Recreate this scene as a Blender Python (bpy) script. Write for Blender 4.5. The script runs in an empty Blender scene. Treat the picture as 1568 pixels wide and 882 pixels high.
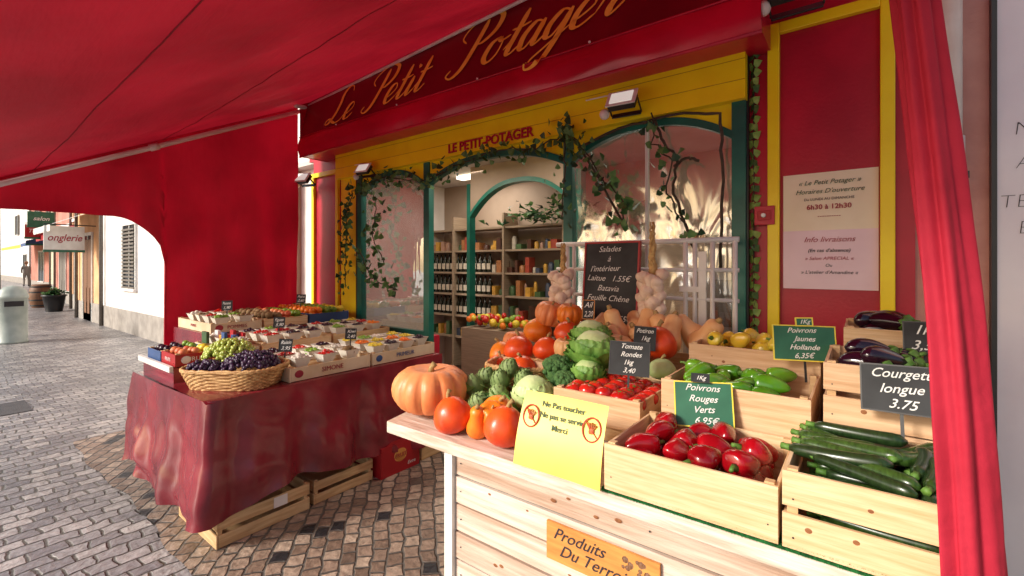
import bpy, math, random
from mathutils import Vector, Matrix, Euler, noise
random.seed(7)
PI=math.pi
sc=bpy.context.scene
def lin(c):
    return tuple(((x/255)/12.92 if x/255<=.04045 else ((x/255+.055)/1.055)**2.4) for x in c)
def mat(name,c,c2=None,rough=.5,scale=8,bump=0,bscale=40,metal=0,stretch=(1,1,1),transl=0,coat=0,emis=0,detail=5,spec=.5,bstretch=None,lo=.35,hi=.65,bdist=.01):
    m=bpy.data.materials.new(name); m.use_nodes=True
    nt=m.node_tree; N=nt.nodes; L=nt.links
    p=N['Principled BSDF']; out=N['Material Output']
    c=lin(c)+(1,); c2=(lin(c2)+(1,)) if c2 else tuple(x*.72 for x in c[:3])+(1,)
    tc=N.new('ShaderNodeTexCoord'); mp=N.new('ShaderNodeMapping'); mp.inputs['Scale'].default_value=stretch
    L.new(tc.outputs['Object'],mp.inputs['Vector'])
    nz=N.new('ShaderNodeTexNoise'); nz.inputs['Scale'].default_value=scale; nz.inputs['Detail'].default_value=detail
    L.new(mp.outputs[0],nz.inputs['Vector'])
    mr=N.new('ShaderNodeMapRange'); mr.inputs[1].default_value=lo; mr.inputs[2].default_value=hi
    L.new(nz.outputs['Fac'],mr.inputs[0])
    mx=N.new('ShaderNodeMix'); mx.data_type='RGBA'; mx.inputs['A'].default_value=c; mx.inputs['B'].default_value=c2
    L.new(mr.outputs[0],mx.inputs['Factor']); L.new(mx.outputs['Result'],p.inputs['Base Color'])
    p.inputs['Roughness'].default_value=rough; p.inputs['Metallic'].default_value=metal
    p.inputs['Specular IOR Level'].default_value=spec; p.inputs['Coat Weight'].default_value=coat
    p.inputs['Coat Roughness'].default_value=.15
    if emis:
        L.new(mx.outputs['Result'],p.inputs['Emission Color']); p.inputs['Emission Strength'].default_value=emis
    if bump:
        n2=N.new('ShaderNodeTexNoise'); n2.inputs['Scale'].default_value=bscale; n2.inputs['Detail'].default_value=4
        mp2=N.new('ShaderNodeMapping'); mp2.inputs['Scale'].default_value=bstretch or stretch
        L.new(tc.outputs['Object'],mp2.inputs['Vector']); L.new(mp2.outputs[0],n2.inputs['Vector'])
        bp=N.new('ShaderNodeBump'); bp.inputs['Strength'].default_value=bump; bp.inputs['Distance'].default_value=bdist
        L.new(n2.outputs['Fac'],bp.inputs['Height']); L.new(bp.outputs[0],p.inputs['Normal'])
    if transl:
        t=N.new('ShaderNodeBsdfTranslucent'); L.new(mx.outputs['Result'],t.inputs['Color'])
        ms=N.new('ShaderNodeMixShader'); ms.inputs[0].default_value=transl
        L.new(p.outputs[0],ms.inputs[1]); L.new(t.outputs[0],ms.inputs[2]); L.new(ms.outputs[0],out.inputs['Surface'])
    return m

def TM(loc,rot=(0,0,0),s=(1,1,1)):
    if not hasattr(s,'__len__'): s=(s,s,s)
    return Matrix.Translation(Vector(loc))@Euler(rot).to_matrix().to_4x4()@Matrix.Diagonal((s[0],s[1],s[2],1))
I4=Matrix.Identity(4)
FLAT=Euler((PI/2,0,0)).to_matrix().to_4x4()
class B:
    def __init__(s): s.v=[];s.f=[];s.mi=[];s.sm=[];s.mats=[]
    def add(s,vs,fs,m,smooth=False):
        if m not in s.mats: s.mats.append(m)
        k=s.mats.index(m); o=len(s.v)
        s.v.extend(Vector(x) for x in vs)
        for f in fs: s.f.append([i+o for i in f]); s.mi.append(k); s.sm.append(smooth)
    def box(s,a,b,m,M=I4):
        x0,y0,z0=a;x1,y1,z1=b
        vs=[M@Vector(p) for p in [(x0,y0,z0),(x1,y0,z0),(x1,y1,z0),(x0,y1,z0),(x0,y0,z1),(x1,y0,z1),(x1,y1,z1),(x0,y1,z1)]]
        s.add(vs,[(0,3,2,1),(4,5,6,7),(0,1,5,4),(1,2,6,5),(2,3,7,6),(3,0,4,7)],m)
    def prism(s,poly,d0,d1,m,M=I4):
        n=len(poly)
        vs=[M@Vector((x,d0,z)) for x,z in poly]+[M@Vector((x,d1,z)) for x,z in poly]
        s.add(vs,[tuple(range(n)),tuple(range(2*n-1,n-1,-1))]+[(i,i+n,(i+1)%n+n,(i+1)%n) for i in range(n)],m)
    def tube(s,pts,r,m,n=8,cap=True):
        pts=[Vector(p) for p in pts]; K=len(pts)
        rs=r if hasattr(r,'__len__') else [r]*K
        vs=[];fs=[];prev=None
        for i,p in enumerate(pts):
            t=(pts[min(i+1,K-1)]-pts[max(i-1,0)])
            if t.length<1e-9: t=Vector((0,0,1))
            t.normalize()
            if prev is None:
                a=Vector((0,0,1)) if abs(t.z)<.9 else Vector((1,0,0))
                u=t.cross(a).normalized()
            else:
                u=(prev-t*prev.dot(t)).normalized()
            prev=u; w=t.cross(u)
            for j in range(n):
                an=2*PI*j/n; vs.append(p+(u*math.cos(an)+w*math.sin(an))*rs[i])
        for i in range(K-1):
            for j in range(n):
                a=i*n+j;b_=i*n+(j+1)%n
                fs.append((a,b_,b_+n,a+n))
        if cap: fs.append(tuple(range(n-1,-1,-1))); fs.append(tuple((K-1)*n+j for j in range(n)))
        s.add(vs,fs,m,True)
    def surf(s,nu,nv,f,m,smooth=True):
        vs=[f(i/nu,j/nv) for j in range(nv+1) for i in range(nu+1)]
        fs=[(j*(nu+1)+i,j*(nu+1)+i+1,(j+1)*(nu+1)+i+1,(j+1)*(nu+1)+i) for j in range(nv) for i in range(nu)]
        s.add(vs,fs,m,smooth)
    def blob(s,f,nu,nv,m,M=I4):
        vs=[M@Vector(f(0,0))]
        for j in range(1,nv):
            for i in range(nu): vs.append(M@Vector(f(i/nu,j/nv)))
        vs.append(M@Vector(f(0,1))); e=len(vs)-1
        fs=[(0,1+i,1+(i+1)%nu) for i in range(nu)]
        for j in range(nv-2):
            for i in range(nu):
                a=1+j*nu+i;b_=1+j*nu+(i+1)%nu; fs.append((a,a+nu,b_+nu,b_))
        o=1+(nv-2)*nu
        fs+=[(o+i,e,o+(i+1)%nu) for i in range(nu)]
        s.add(vs,fs,m,True)
    def sph(s,c,r,m,n=8,sc_=(1,1,1)):
        def f(u,v): return (r*sc_[0]*math.sin(PI*v)*math.cos(2*PI*u),r*sc_[1]*math.sin(PI*v)*math.sin(2*PI*u),r*sc_[2]*math.cos(PI*v))
        s.blob(f,n,max(4,n*2//3),m,Matrix.Translation(Vector(c)))
    def lathe(s,prof,m,M=I4,n=16,smooth=True):
        vs=[];fs=[]
        for r,z in prof:
            for j in range(n): vs.append(M@Vector((r*math.cos(2*PI*j/n),r*math.sin(2*PI*j/n),z)))
        for i in range(len(prof)-1):
            for j in range(n):
                a=i*n+j;b_=i*n+(j+1)%n; fs.append((a,b_,b_+n,a+n))
        s.add(vs,fs,m,smooth)
    def text(s,body,size,m,M,shear=0,maxw=None,ext=.0006,bold=0,align='CENTER'):
        cu=bpy.data.curves.new('t','FONT'); cu.body=body; cu.size=size; cu.align_x=align; cu.align_y='CENTER'
        cu.shear=shear; cu.extrude=ext; cu.offset=bold; cu.resolution_u=3
        ob=bpy.data.objects.new('t',cu); sc.collection.objects.link(ob)
        dg=bpy.context.evaluated_depsgraph_get(); me=bpy.data.meshes.new_from_object(ob.evaluated_get(dg))
        xs=[v.co.x for v in me.vertices]
        if xs:
            k=1
            if maxw and (max(xs)-min(xs))>maxw: k=maxw/(max(xs)-min(xs))
            T=M@FLAT@Matrix.Diagonal((k,1,1,1))
            s.add([T@v.co for v in me.vertices],[tuple(p.vertices) for p in me.polygons],m)
        bpy.data.objects.remove(ob); bpy.data.meshes.remove(me); bpy.data.curves.remove(cu)
    def obj(s,name,parent=None,bevel=0,center=True,solid=0):
        me=bpy.data.meshes.new(name)
        c=Vector((0,0,0))
        if center and parent is None:
            xs=[v.x for v in s.v];ys=[v.y for v in s.v];zs=[v.z for v in s.v]
            c=Vector(((min(xs)+max(xs))/2,(min(ys)+max(ys))/2,min(zs)))
        me.from_pydata([tuple(v-c) for v in s.v],[],s.f)
        for m in s.mats: me.materials.append(m)
        me.polygons.foreach_set('material_index',s.mi); me.polygons.foreach_set('use_smooth',s.sm)
        me.update()
        o=bpy.data.objects.new(name,me); o.location=c; sc.collection.objects.link(o)
        if parent: o.parent=parent
        if bevel:
            q=o.modifiers.new('b','BEVEL'); q.width=bevel; q.segments=2; q.limit_method='ANGLE'
        return o
def empty(name):
    e=bpy.data.objects.new(name,None); sc.collection.objects.link(e); return e
R=random.uniform
# ---------------- materials ----------------
m_can=mat('canopy_fabric',(184,26,50),(150,14,36),.7,1.4,bump=.7,bscale=3,transl=.22,bstretch=(.6,3,1),bdist=.03)
m_seam=mat('canopy_seam',(150,16,38),None,.8,5)
m_cur=mat('side_curtain_fabric',(190,18,44),(150,8,30),.7,1.5,bump=.7,bscale=2.5,transl=.22,bstretch=(1,3,.8),bdist=.03)
m_strip=mat('red_curtain',(204,40,66),(176,26,50),.8,5,bump=.3,bscale=30,transl=.15)
m_sign=mat('sign_red',(130,8,32),(108,6,26),.45,2,bump=.1,bscale=8)
m_val=mat('valance_red',(206,22,58),(174,14,44),.32,2.5,bump=.3,bscale=5,bstretch=(3,1,1))
m_red=mat('red_paint',(190,18,50),(166,12,42),.42,3,bump=.12,bscale=60)
m_yel=mat('yellow_paint',(252,228,16),(244,214,10),.4,4,bump=.12,bscale=50)
m_yline=mat('yellow_shadow_gap',(190,150,10),None,.6,4)
m_grn=mat('green_paint',(14,112,96),(8,88,76),.4,5,bump=.1)
m_gold=mat('gold_letters',(255,216,92),(246,196,66),.5,10)
m_cloth=mat('burgundy_oilcloth',(140,36,50),(108,22,36),.25,4,bump=.5,bscale=5,coat=.35,bdist=.02)
m_wood=mat('pale_wood',(230,200,158),(210,170,122),.65,5,bump=.2,bscale=8,stretch=(1.0,1.0,16))
m_woodb=mat('pale_wood_pink',(226,190,150),(202,158,116),.65,4,bump=.2,bscale=8,stretch=(1.0,1.0,14))
m_wood2=mat('plywood',(216,184,138),(190,150,104),.7,5,bump=.2,bscale=8,stretch=(1.2,1.2,12))
m_knot=mat('wood_knot',(150,96,56),(120,72,40),.7,60)
m_whites=[mat('whitewashed_planks_%d'%i,c,d,.75,2.4,bump=.6,bscale=5,stretch=(.8,.8,14)) for i,(c,d) in enumerate([((222,202,186),(184,154,132)),((210,188,170),(172,140,118)),((228,212,198),(196,170,150))])]
m_wtop=mat('whitewashed_top',(224,210,196),(196,172,152),.65,4,bump=.4,bscale=6,stretch=(1.5,14,14))
m_offw=mat('white_metal',(232,232,228),(216,214,208),.4,6)
m_dark=mat('dark_metal',(40,40,42),None,.4,6)
m_black=mat('chalkboard',(34,36,38),(52,54,56),.7,9)
m_chalk=mat('chalk',(242,242,236),(222,222,216),.9,60)
m_paper=mat('paper',(232,226,222),(222,214,212),.5,5)
m_pink=mat('paper_pink',(236,210,218),(228,200,208),.45,5)
m_cream=mat('paper_cream',(238,226,198),(230,216,186),.45,5)
m_inkr=mat('ink_red',(170,40,60),None,.6,5)
m_inkg=mat('ink_green',(60,90,54),None,.6,5)
m_inkb=mat('ink_dark',(50,40,50),None,.6,5)
m_ysign=mat('yellow_card',(244,226,84),(238,216,68),.4,4)
m_kraft=mat('orange_board',(214,150,76),(190,122,58),.6,5,stretch=(1,1,10))
m_wall=mat('pink_render',(218,164,152),(200,144,134),.85,5,bump=.4,bscale=50)
m_wallw=mat('white_render',(238,232,228),(220,212,206),.85,3,bump=.3,bscale=40)
m_peach=mat('peach_render',(236,186,140),(216,162,116),.85,2,bump=.3,bscale=40)
m_ochre=mat('ochre_render',(206,160,120),(186,140,104),.85,2,bump=.3)
m_rose=mat('rose_render',(200,134,116),(180,114,100),.85,2,bump=.3)
m_board=mat('white_board',(234,230,234),(222,216,222),.6,2)
m_shut=mat('shutter_grey',(120,112,104),None,.6,8,stretch=(1,1,10))
m_shutb=mat('shutter_brown',(130,88,58),None,.6,8,stretch=(1,1,10))
m_glassd=mat('dark_glass',(40,46,52),None,.1,2)
m_roof=mat('roof_tile',(170,96,66),None,.8,12,bump=.5)
m_mat=mat('artificial_turf',(30,120,54),(16,86,36),.9,60,bump=.8,bscale=200)
m_wick=mat('wicker',(216,174,116),(168,120,68),.6,25,bump=.3,bscale=60)
m_int=mat('interior_wall',(168,150,134),(146,128,112),.8,1.5)
m_ceil=mat('interior_ceiling',(206,200,192),None,.8,2)
m_flr=mat('interior_floor',(110,92,80),None,.4,3)
m_lit=mat('lamp_lit',(255,240,215),None,.5,1,emis=5)
m_lens=mat('floodlight_lens',(235,235,225),None,.15,1,emis=.6)
m_pvc=mat('pvc_pipe',(236,226,220),(224,208,200),.5,6)
m_pump=mat('pumpkin_pale',(240,160,104),(224,130,72),.45,5,bump=.2,bscale=30)
m_kuri=mat('kuri_orange',(236,92,34),(212,60,22),.32,10,bump=.15,bscale=30)
m_orng=mat('squash_orange',(242,142,40),(226,108,24),.38,10,bump=.15)
m_bnut=mat('butternut',(236,188,132),(222,164,102),.45,9,bump=.1)
m_stem=mat('stem_tan',(186,156,104),(150,126,74),.8,20,bump=.4)
m_gstem=mat('stem_green',(100,140,56),(70,110,36),.6,20)
m_rpep=mat('red_pepper',(170,12,24),(122,6,16),.2,8,coat=.4)
m_gpep=mat('green_pepper',(104,160,34),(66,126,22),.22,8,coat=.4)
m_ypep=mat('yellow_pepper',(240,196,56),(210,200,74),.22,8,coat=.4)
m_tom=mat('tomato',(206,44,28),(176,24,18),.24,8,coat=.4)
m_zucs=[mat('zucchini_%d'%i,c,d,.3,40,coat=.25,stretch=(4,1,1)) for i,(c,d) in enumerate([((30,50,18),(48,74,28)),((38,62,22),(60,90,36)),((26,44,20),(40,62,30))])]
m_egg=mat('aubergine',(40,14,34),(26,10,24),.14,6,coat=.6)
m_cab=mat('cabbage_leaf',(140,184,88),(92,142,58),.5,12,bump=.6,bscale=30,transl=.15)
m_cabw=mat('cabbage_pale',(200,218,156),(156,190,112),.45,9,bump=.5,bscale=25)
m_broc=mat('broccoli',(80,118,58),(52,90,42),.8,40,bump=.8,bscale=120)
m_art=mat('artichoke',(146,168,104),(112,138,80),.6,20)
m_garl=mat('garlic',(240,222,200),(216,186,164),.6,20)
m_straw=mat('straw',(206,174,114),(166,130,80),.8,40,bump=.5)
m_gg=mat('green_grape',(180,194,90),(152,164,64),.25,20,coat=.3)
m_pg=mat('purple_grape',(46,28,54),(74,50,80),.35,25)
m_pun=mat('punnet',(242,238,226),(228,222,206),.5,10)
m_leaf=[mat('ivy_a',(66,112,58),(42,80,38),.5,20,transl=.2),mat('ivy_b',(108,148,86),(74,114,58),.5,20,transl=.2),mat('ivy_c',(40,78,46),(26,56,32),.5,20)]
m_lgt=mat('leaf_light',(168,196,104),(124,166,70),.5,20)
m_vine=mat('vine_stem',(84,72,56),(58,48,36),.8,20)
cols={'r':m_tom,'o':m_orng,'k':mat('dark_plum',(52,20,40),None,.3,8),'l':mat('lemon',(240,214,60),None,.4,8),'g':mat('green_fruit',(136,170,60),(106,144,42),.35,8),
 'p':mat('peach',(226,144,90),(206,90,60),.5,14),'w':mat('mushroom_white',(232,222,206),None,.6,8),'b':mat('kiwi_brown',(140,110,72),None,.8,20),'s':mat('strawberry',(190,30,38),None,.3,30)}
m_boxr=mat('red_box',(176,28,36),(156,20,30),.5,4); m_boxb=mat('blue_box',(60,92,146),None,.5,4); m_card=mat('cardboard',(220,202,172),(204,180,144),.8,6)

def glass(name,tr,col,rough=.08,bump=.3,bs=3,dcol=(.42,.39,.36,1),dm=.3):
    m=bpy.data.materials.new(name); m.use_nodes=True; nt=m.node_tree;N=nt.nodes;L=nt.links
    N.remove(N['Principled BSDF']); out=N['Material Output']
    t=N.new('ShaderNodeBsdfTransparent'); t.inputs[0].default_value=(.93,.93,.92,1)
    g=N.new('ShaderNodeBsdfGlossy'); g.inputs['Roughness'].default_value=rough; g.inputs['Color'].default_value=col
    d=N.new('ShaderNodeBsdfDiffuse'); d.inputs[0].default_value=dcol
    nz=N.new('ShaderNodeTexNoise'); nz.inputs['Scale'].default_value=bs; nz.inputs['Distortion'].default_value=1.2
    tc=N.new('ShaderNodeTexCoord'); mp=N.new('ShaderNodeMapping'); mp.inputs['Scale'].default_value=(2.2,1,.8); mp.inputs['Rotation'].default_value=(0,.7,0)
    L.new(tc.outputs['Object'],mp.inputs[0]); L.new(mp.outputs[0],nz.inputs['Vector'])
    bp=N.new('ShaderNodeBump'); bp.inputs['Strength'].default_value=bump; bp.inputs['Distance'].default_value=.05; L.new(nz.outputs['Fac'],bp.inputs['Height']); L.new(bp.outputs[0],g.inputs['Normal'])
    m1=N.new('ShaderNodeMixShader'); m1.inputs[0].default_value=dm; L.new(g.outputs[0],m1.inputs[1]); L.new(d.outputs[0],m1.inputs[2])
    m2=N.new('ShaderNodeMixShader'); m2.inputs[0].default_value=1-tr; L.new(t.outputs[0],m2.inputs[1]); L.new(m1.outputs[0],m2.inputs[2])
    L.new(m2.outputs[0],out.inputs['Surface']); return m
m_plastic=glass('clear_plastic_sheet',.55,(.92,.9,.88,1),.14,.5,2,dm=.25)
m_glass=glass('window_glass',.6,(.9,.92,.95,1),.02,.06,2,dm=.1)

def cobble(name,w,h,c1,c2,c3,rot,mortar,rough,extra_dark=0,dist=.03,mcol=(.10,.09,.08,1)):
    m=bpy.data.materials.new(name); m.use_nodes=True; nt=m.node_tree;N=nt.nodes;L=nt.links; p=N['Principled BSDF']
    tc=N.new('ShaderNodeTexCoord')
    def distort(scale,amt,src):
        nz=N.new('ShaderNodeTexNoise'); nz.inputs['Scale'].default_value=scale; nz.inputs['Detail'].default_value=2; L.new(tc.outputs['Object'],nz.inputs['Vector'])
        sub=N.new('ShaderNodeVectorMath'); sub.operation='SUBTRACT'; sub.inputs[1].default_value=(.5,.5,.5); L.new(nz.outputs['Color'],sub.inputs[0])
        ml=N.new('ShaderNodeVectorMath'); ml.operation='SCALE'; ml.inputs['Scale'].default_value=amt; L.new(sub.outputs[0],ml.inputs[0])
        ad=N.new('ShaderNodeVectorMath'); ad.operation='ADD'; L.new(src,ad.inputs[0]); L.new(ml.outputs[0],ad.inputs[1]); return ad.outputs[0]
    s1=distort(1.3,dist*4,tc.outputs['Object']); s2=distort(9,.045,s1)
    mp=N.new('ShaderNodeMapping'); mp.inputs['Rotation'].default_value=(0,0,rot); L.new(s2,mp.inputs[0])
    br=N.new('ShaderNodeTexBrick'); L.new(mp.outputs[0],br.inputs['Vector'])
    br.inputs['Scale'].default_value=1; br.inputs['Brick Width'].default_value=w; br.inputs['Row Height'].default_value=h
    br.inputs['Mortar Size'].default_value=mortar; br.inputs['Mortar Smooth'].default_value=.7; br.inputs['Bias'].default_value=0
    br.inputs['Color1'].default_value=(0,0,0,1);br.inputs['Color2'].default_value=(1,1,1,1);br.inputs['Mortar'].default_value=(.5,.5,.5,1)
    cr=N.new('ShaderNodeValToRGB'); e=cr.color_ramp.elements
    e[0].position=0; e[0].color=lin(c1)+(1,); e[1].position=1; e[1].color=lin(c3)+(1,)
    x=e.new(.5); x.color=lin(c2)+(1,)
    if extra_dark:
        y=e.new(extra_dark); y.color=lin(c1)+(1,); e[0].color=(.02,.02,.024,1)
        z=e.new(extra_dark*.85); z.color=(.022,.022,.025,1)
    L.new(br.outputs['Color'],cr.inputs[0])
    n3=N.new('ShaderNodeTexNoise'); n3.inputs['Scale'].default_value=28; n3.inputs['Detail'].default_value=6; L.new(tc.outputs['Object'],n3.inputs['Vector'])
    n4=N.new('ShaderNodeTexNoise'); n4.inputs['Scale'].default_value=.7; n4.inputs['Detail'].default_value=5; L.new(tc.outputs['Object'],n4.inputs['Vector'])
    av=N.new('ShaderNodeMath'); av.operation='ADD'; L.new(n3.outputs['Fac'],av.inputs[0]); L.new(n4.outputs['Fac'],av.inputs[1])
    mr=N.new('ShaderNodeMapRange'); mr.inputs[1].default_value=.7;mr.inputs[2].default_value=1.3;mr.inputs[3].default_value=.55;mr.inputs[4].default_value=1.4; L.new(av.outputs[0],mr.inputs[0])
    mu=N.new('ShaderNodeVectorMath'); mu.operation='SCALE'; L.new(cr.outputs[0],mu.inputs[0]); L.new(mr.outputs[0],mu.inputs['Scale'])
    mx=N.new('ShaderNodeMix'); mx.data_type='RGBA'; mx.inputs['B'].default_value=mcol
    L.new(br.outputs['Fac'],mx.inputs['Factor']); L.new(mu.outputs[0],mx.inputs['A']); L.new(mx.outputs['Result'],p.inputs['Base Color'])
    p.inputs['Roughness'].default_value=rough
    iv=N.new('ShaderNodeMath'); iv.operation='MULTIPLY_ADD'; iv.inputs[1].default_value=-1.0; iv.inputs[2].default_value=1
    L.new(br.outputs['Fac'],iv.inputs[0])
    a2=N.new('ShaderNodeMath'); a2.operation='MULTIPLY_ADD'; a2.inputs[1].default_value=.9; L.new(n3.outputs['Fac'],a2.inputs[0]); L.new(iv.outputs[0],a2.inputs[2])
    bp=N.new('ShaderNodeBump'); bp.inputs['Strength'].default_value=.9; bp.inputs['Distance'].default_value=.014; L.new(a2.outputs[0],bp.inputs['Height']); L.new(bp.outputs[0],p.inputs['Normal'])
    return m
m_cob=cobble('granite_setts',.135,.10,(124,120,122),(150,146,146),(178,172,168),math.radians(90),.009,.36,dist=.04)
m_pav=cobble('brown_setts',.10,.085,(118,98,84),(148,126,110),(176,156,138),math.radians(40),.009,.45,extra_dark=.06,dist=.03)

# ---------------- ground ----------------
b=B(); b.surf(2,2,lambda u,v:Vector((-150+u*230,-80+v*160,0)),m_cob,False); b.obj('cobblestone_street',center=False)
b=B()
def pv(u,v):
    x=-5.4+u*9; y0=.86+.02*math.sin(x*3)+.012*math.sin(x*11); return Vector((x,y0+v*(2.8-y0),.004))
b.surf(120,2,pv,m_pav,False); b.obj('pavement',center=False)
b=B(); b.box((-7.5,.1,-.02),(-6.9,.8,.006),mat('iron_cover',(86,84,84),None,.5,12,bump=.6,bscale=90)); b.obj('manhole_cover')

# ---------------- shop ----------------
shop=empty('greengrocer_shop')
F=2.8
b=B()
b.box((-5.6,5.0,0),(-.4,5.1,2.75),m_int); b.box((-5.7,F,0),(-5.6,5.1,2.75),m_int); b.box((-.5,F+.1,0),(-.4,5.0,2.75),m_int)
b.box((-5.6,F+.06,2.7),(-.4,5.0,2.75),m_ceil); b.box((-5.6,F,-.02),(-.4,5.0,.02),m_flr)
b.obj('interior_room',shop)
b=B()
b.box((-5.05,F,2.7),(.2,F+.3,5.5),m_red)
b.box((-4.95,F-.005,0),(-4.35,F+.2,2.7),m_red)
b.box((-.5,F,0),(.2,F+.2,2.7),m_red)
b.box((-4.35,F,0),(-3.0,F+.08,.9),m_red); b.box((-1.58,F,0),(-.5,F+.08,.95),m_red)
b.obj('walls',shop)
b=B()
def frame(x0,x1,z0,z1,y,w,m,d=.03):
    b.box((x0,y-d,z0),(x0+w,y,z1),m); b.box((x1-w,y-d,z0),(x1,y,z1),m); b.box((x0+w,y-d,z1-w),(x1-w,y,z1),m); b.box((x0+w,y-d,z0),(x1-w,y,z0+w),m)
frame(-4.95,-4.42,.3,2.55,F-.006,.05,m_yel); frame(-.395,.128,.35,2.80,F-.001,.055,m_yel,.035)
b.obj('panel_frames',shop,bevel=.004)
b=B()
b.box((-4.36,F-.10,2.42),(-.49,F-.001,2.75),m_yel)
for z in (2.52,2.63): b.box((-4.36,F-.102,z),(-.49,F-.1,z+.003),m_yline)
b.box((-4.35,F-.04,.0),(-4.08,F,2.42),m_yel); b.box((-4.08,F-.045,.0),(-4.02,F,2.42),m_dark)
b.text('LE PETIT-POTAGER',.10,m_red,TM((-2.28,F-.107,2.475)),bold=.002,maxw=.98,ext=.004)
b.obj('yellow_fascia',shop)
b=B()
for x in (-4.0,-3.02,-1.6,-.53): b.box((x-.035,F-.06,0),(x+.035,F-.002,2.42),m_grn)
def arch(x0,x1,z0,z1,y0,y1,t,m,ms=None,top=2.42,n=20):
    for i in range(n):
        a=i/n;c=(i+1)/n
        f=lambda q: z0+(z1-z0)*(1-abs(2*q-1)**2.4)
        xa=x0+(x1-x0)*a;xc=x0+(x1-x0)*c
        b.prism([(xa,f(a)),(xc,f(c)),(xc,f(c)+t),(xa,f(a)+t)],y0,y1,m)
        if ms and max(f(a),f(c))+t<top: b.prism([(xa,f(a)+t),(xc,f(c)+t),(xc,top),(xa,top)],y0+.01,y1-.002,ms)
arch(-3.98,-3.05,2.2,2.36,F-.055,F-.01,.05,m_grn,m_yel)
arch(-2.99,-1.63,2.22,2.36,F-.055,F-.01,.05,m_grn,m_yel)
arch(-1.57,-.56,2.22,2.37,F-.055,F-.01,.045,m_grn,m_yel)
b.box((-1.56,F-.05,.93),(-.57,F-.004,.99),m_grn); b.box((-3.98,F-.05,.88),(-3.06,F-.004,.94),m_grn)
b.obj('window_frames',shop)
b=B()
def sheet(u,v):
    x=-1.565+u*1.0; z=.99+v*1.41
    return Vector((x,F-.03+.006*math.sin(u*9+v*5)+.012*noise.noise(Vector((u*5+v*3,v*2.5,4))),z))
b.surf(40,50,sheet,m_plastic); b.box((-1.06,F-.045,1.0),(-1.045,F-.033,2.38),m_offw); b.obj('plastic_window_sheet',shop)
b=B(); b.box((-3.98,F-.03,.94),(-3.055,F-.026,2.38),m_glass); b.obj('window_glass',shop)
b=B()
arch(-3.75,-2.3,2.1,2.45,4.1,4.2,.05,m_grn,m_int,2.7)
b.box((-3.8,4.1,0),(-3.75,4.2,2.5),m_grn); b.box((-2.3,4.1,0),(-2.24,4.2,2.5),m_grn)
b.obj('interior_arch',shop)
b=B()
pal=[mat('goods%d'%i,c,None,.4,20) for i,c in enumerate([(170,70,52),(210,160,64),(70,100,62),(206,196,178),(80,48,36),(170,112,66),(66,76,96),(180,140,120)])]
m_bot=mat('wine_bottle',(30,34,24),None,.15,5)
m_shelf=mat('shelf_wood',(160,140,118),None,.6,6,stretch=(1,1,20))
for z in (.5,.8,1.1,1.4,1.7,2.0): b.box((-5.5,4.68,z),(-2.0,4.98,z+.025),m_shelf)
for x in (-5.5,-4.6,-3.7,-2.8,-2.0): b.box((x,4.66,.1),(x+.03,4.97,2.2),m_shelf)
for zi,z in enumerate((.525,.825,1.125,1.425,1.725)):
    x=-5.42
    while x<-2.1:
        if x<-3.9 and zi in(1,2,3):
            b.lathe([(.034,z),(.036,z+.15),(.013,z+.2),(.013,z+.25),(0,z+.25)],m_bot,TM((x,4.75,0)),7); b.box((x-.03,4.712,z+.04),(x+.03,4.716,z+.12),pal[3]); x+=.085
        else:
            h=R(.06,.2);w=R(.02,.05)
            if random.random()<.5: b.box((x-w,4.72,z),(x+w,4.85,z+h),random.choice(pal))
            else: b.lathe([(w*.9,z),(w*.9,z+h*.8),(w*.5,z+h),(0,z+h)],random.choice(pal),TM((x,4.78,0)),8)
            x+=2*w+R(.005,.04)
b.box((-3.7,3.9,0),(-2.9,4.3,.8),m_shelf)
for i in range(70): b.sph((R(-3.65,-2.95),R(3.93,4.27),.85+R(0,.08)),R(.03,.05),random.choice([m_orng,m_tom,m_ypep,cols['l'],cols['g']]),7)
b.box((-2.1,4.2,0),(-.7,4.7,1.5),mat('fridge_white',(190,190,188),None,.4,3))
b.box((-2.05,4.19,1.0),(-.75,4.2,1.4),m_glassd)
for i in range(24): b.box((-2.0+i*.052,4.17,1.02),(-1.96+i*.052,4.188,1.02+R(.08,.2)),random.choice(pal))
b.box((-1.5,3.9,0),(-1.0,4.15,1.7),m_shelf)
for i in range(8): b.box((-1.48+i*.06,3.95,1.702),(-1.44+i*.06,4.05,1.82+R(-.06,.05)),random.choice(pal))
# wicker and greenery on top of the shelving, price boards
for i in range(200): 
    q=(-2.9+random.gauss(0,.35),4.5+R(-.1,.1),2.05+abs(random.gauss(0,.1)))
    b.add([TM(q,(R(-1,1),R(-1,1),R(0,6)),R(.06,.1))@Vector(p) for p in [(0,0,0),(.4,.4,0),(0,1,0),(-.4,.4,0)]],[(0,1,2,3)],m_leaf[i%3])
b.obj('interior_shelves',shop)
b=B()
for x,y in ((-3.6,3.3),(-2.2,3.3),(-3.9,4.45),(-1.3,3.6)): b.box((x-.35,y-.06,2.655),(x+.35,y+.06,2.69),m_lit)
b.obj('ceiling_lights',shop)
for x,y in ((-3.6,3.3),(-2.2,3.3),(-1.2,3.6),(-3.9,4.45)):
    l=bpy.data.lights.new('ceiling_lamp','AREA'); l.energy=15; l.size=.7; l.color=(1,.9,.78)
    o=bpy.data.objects.new('ceiling_lamp',l); o.location=(x,y,2.64); sc.collection.objects.link(o); o.parent=shop

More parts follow.
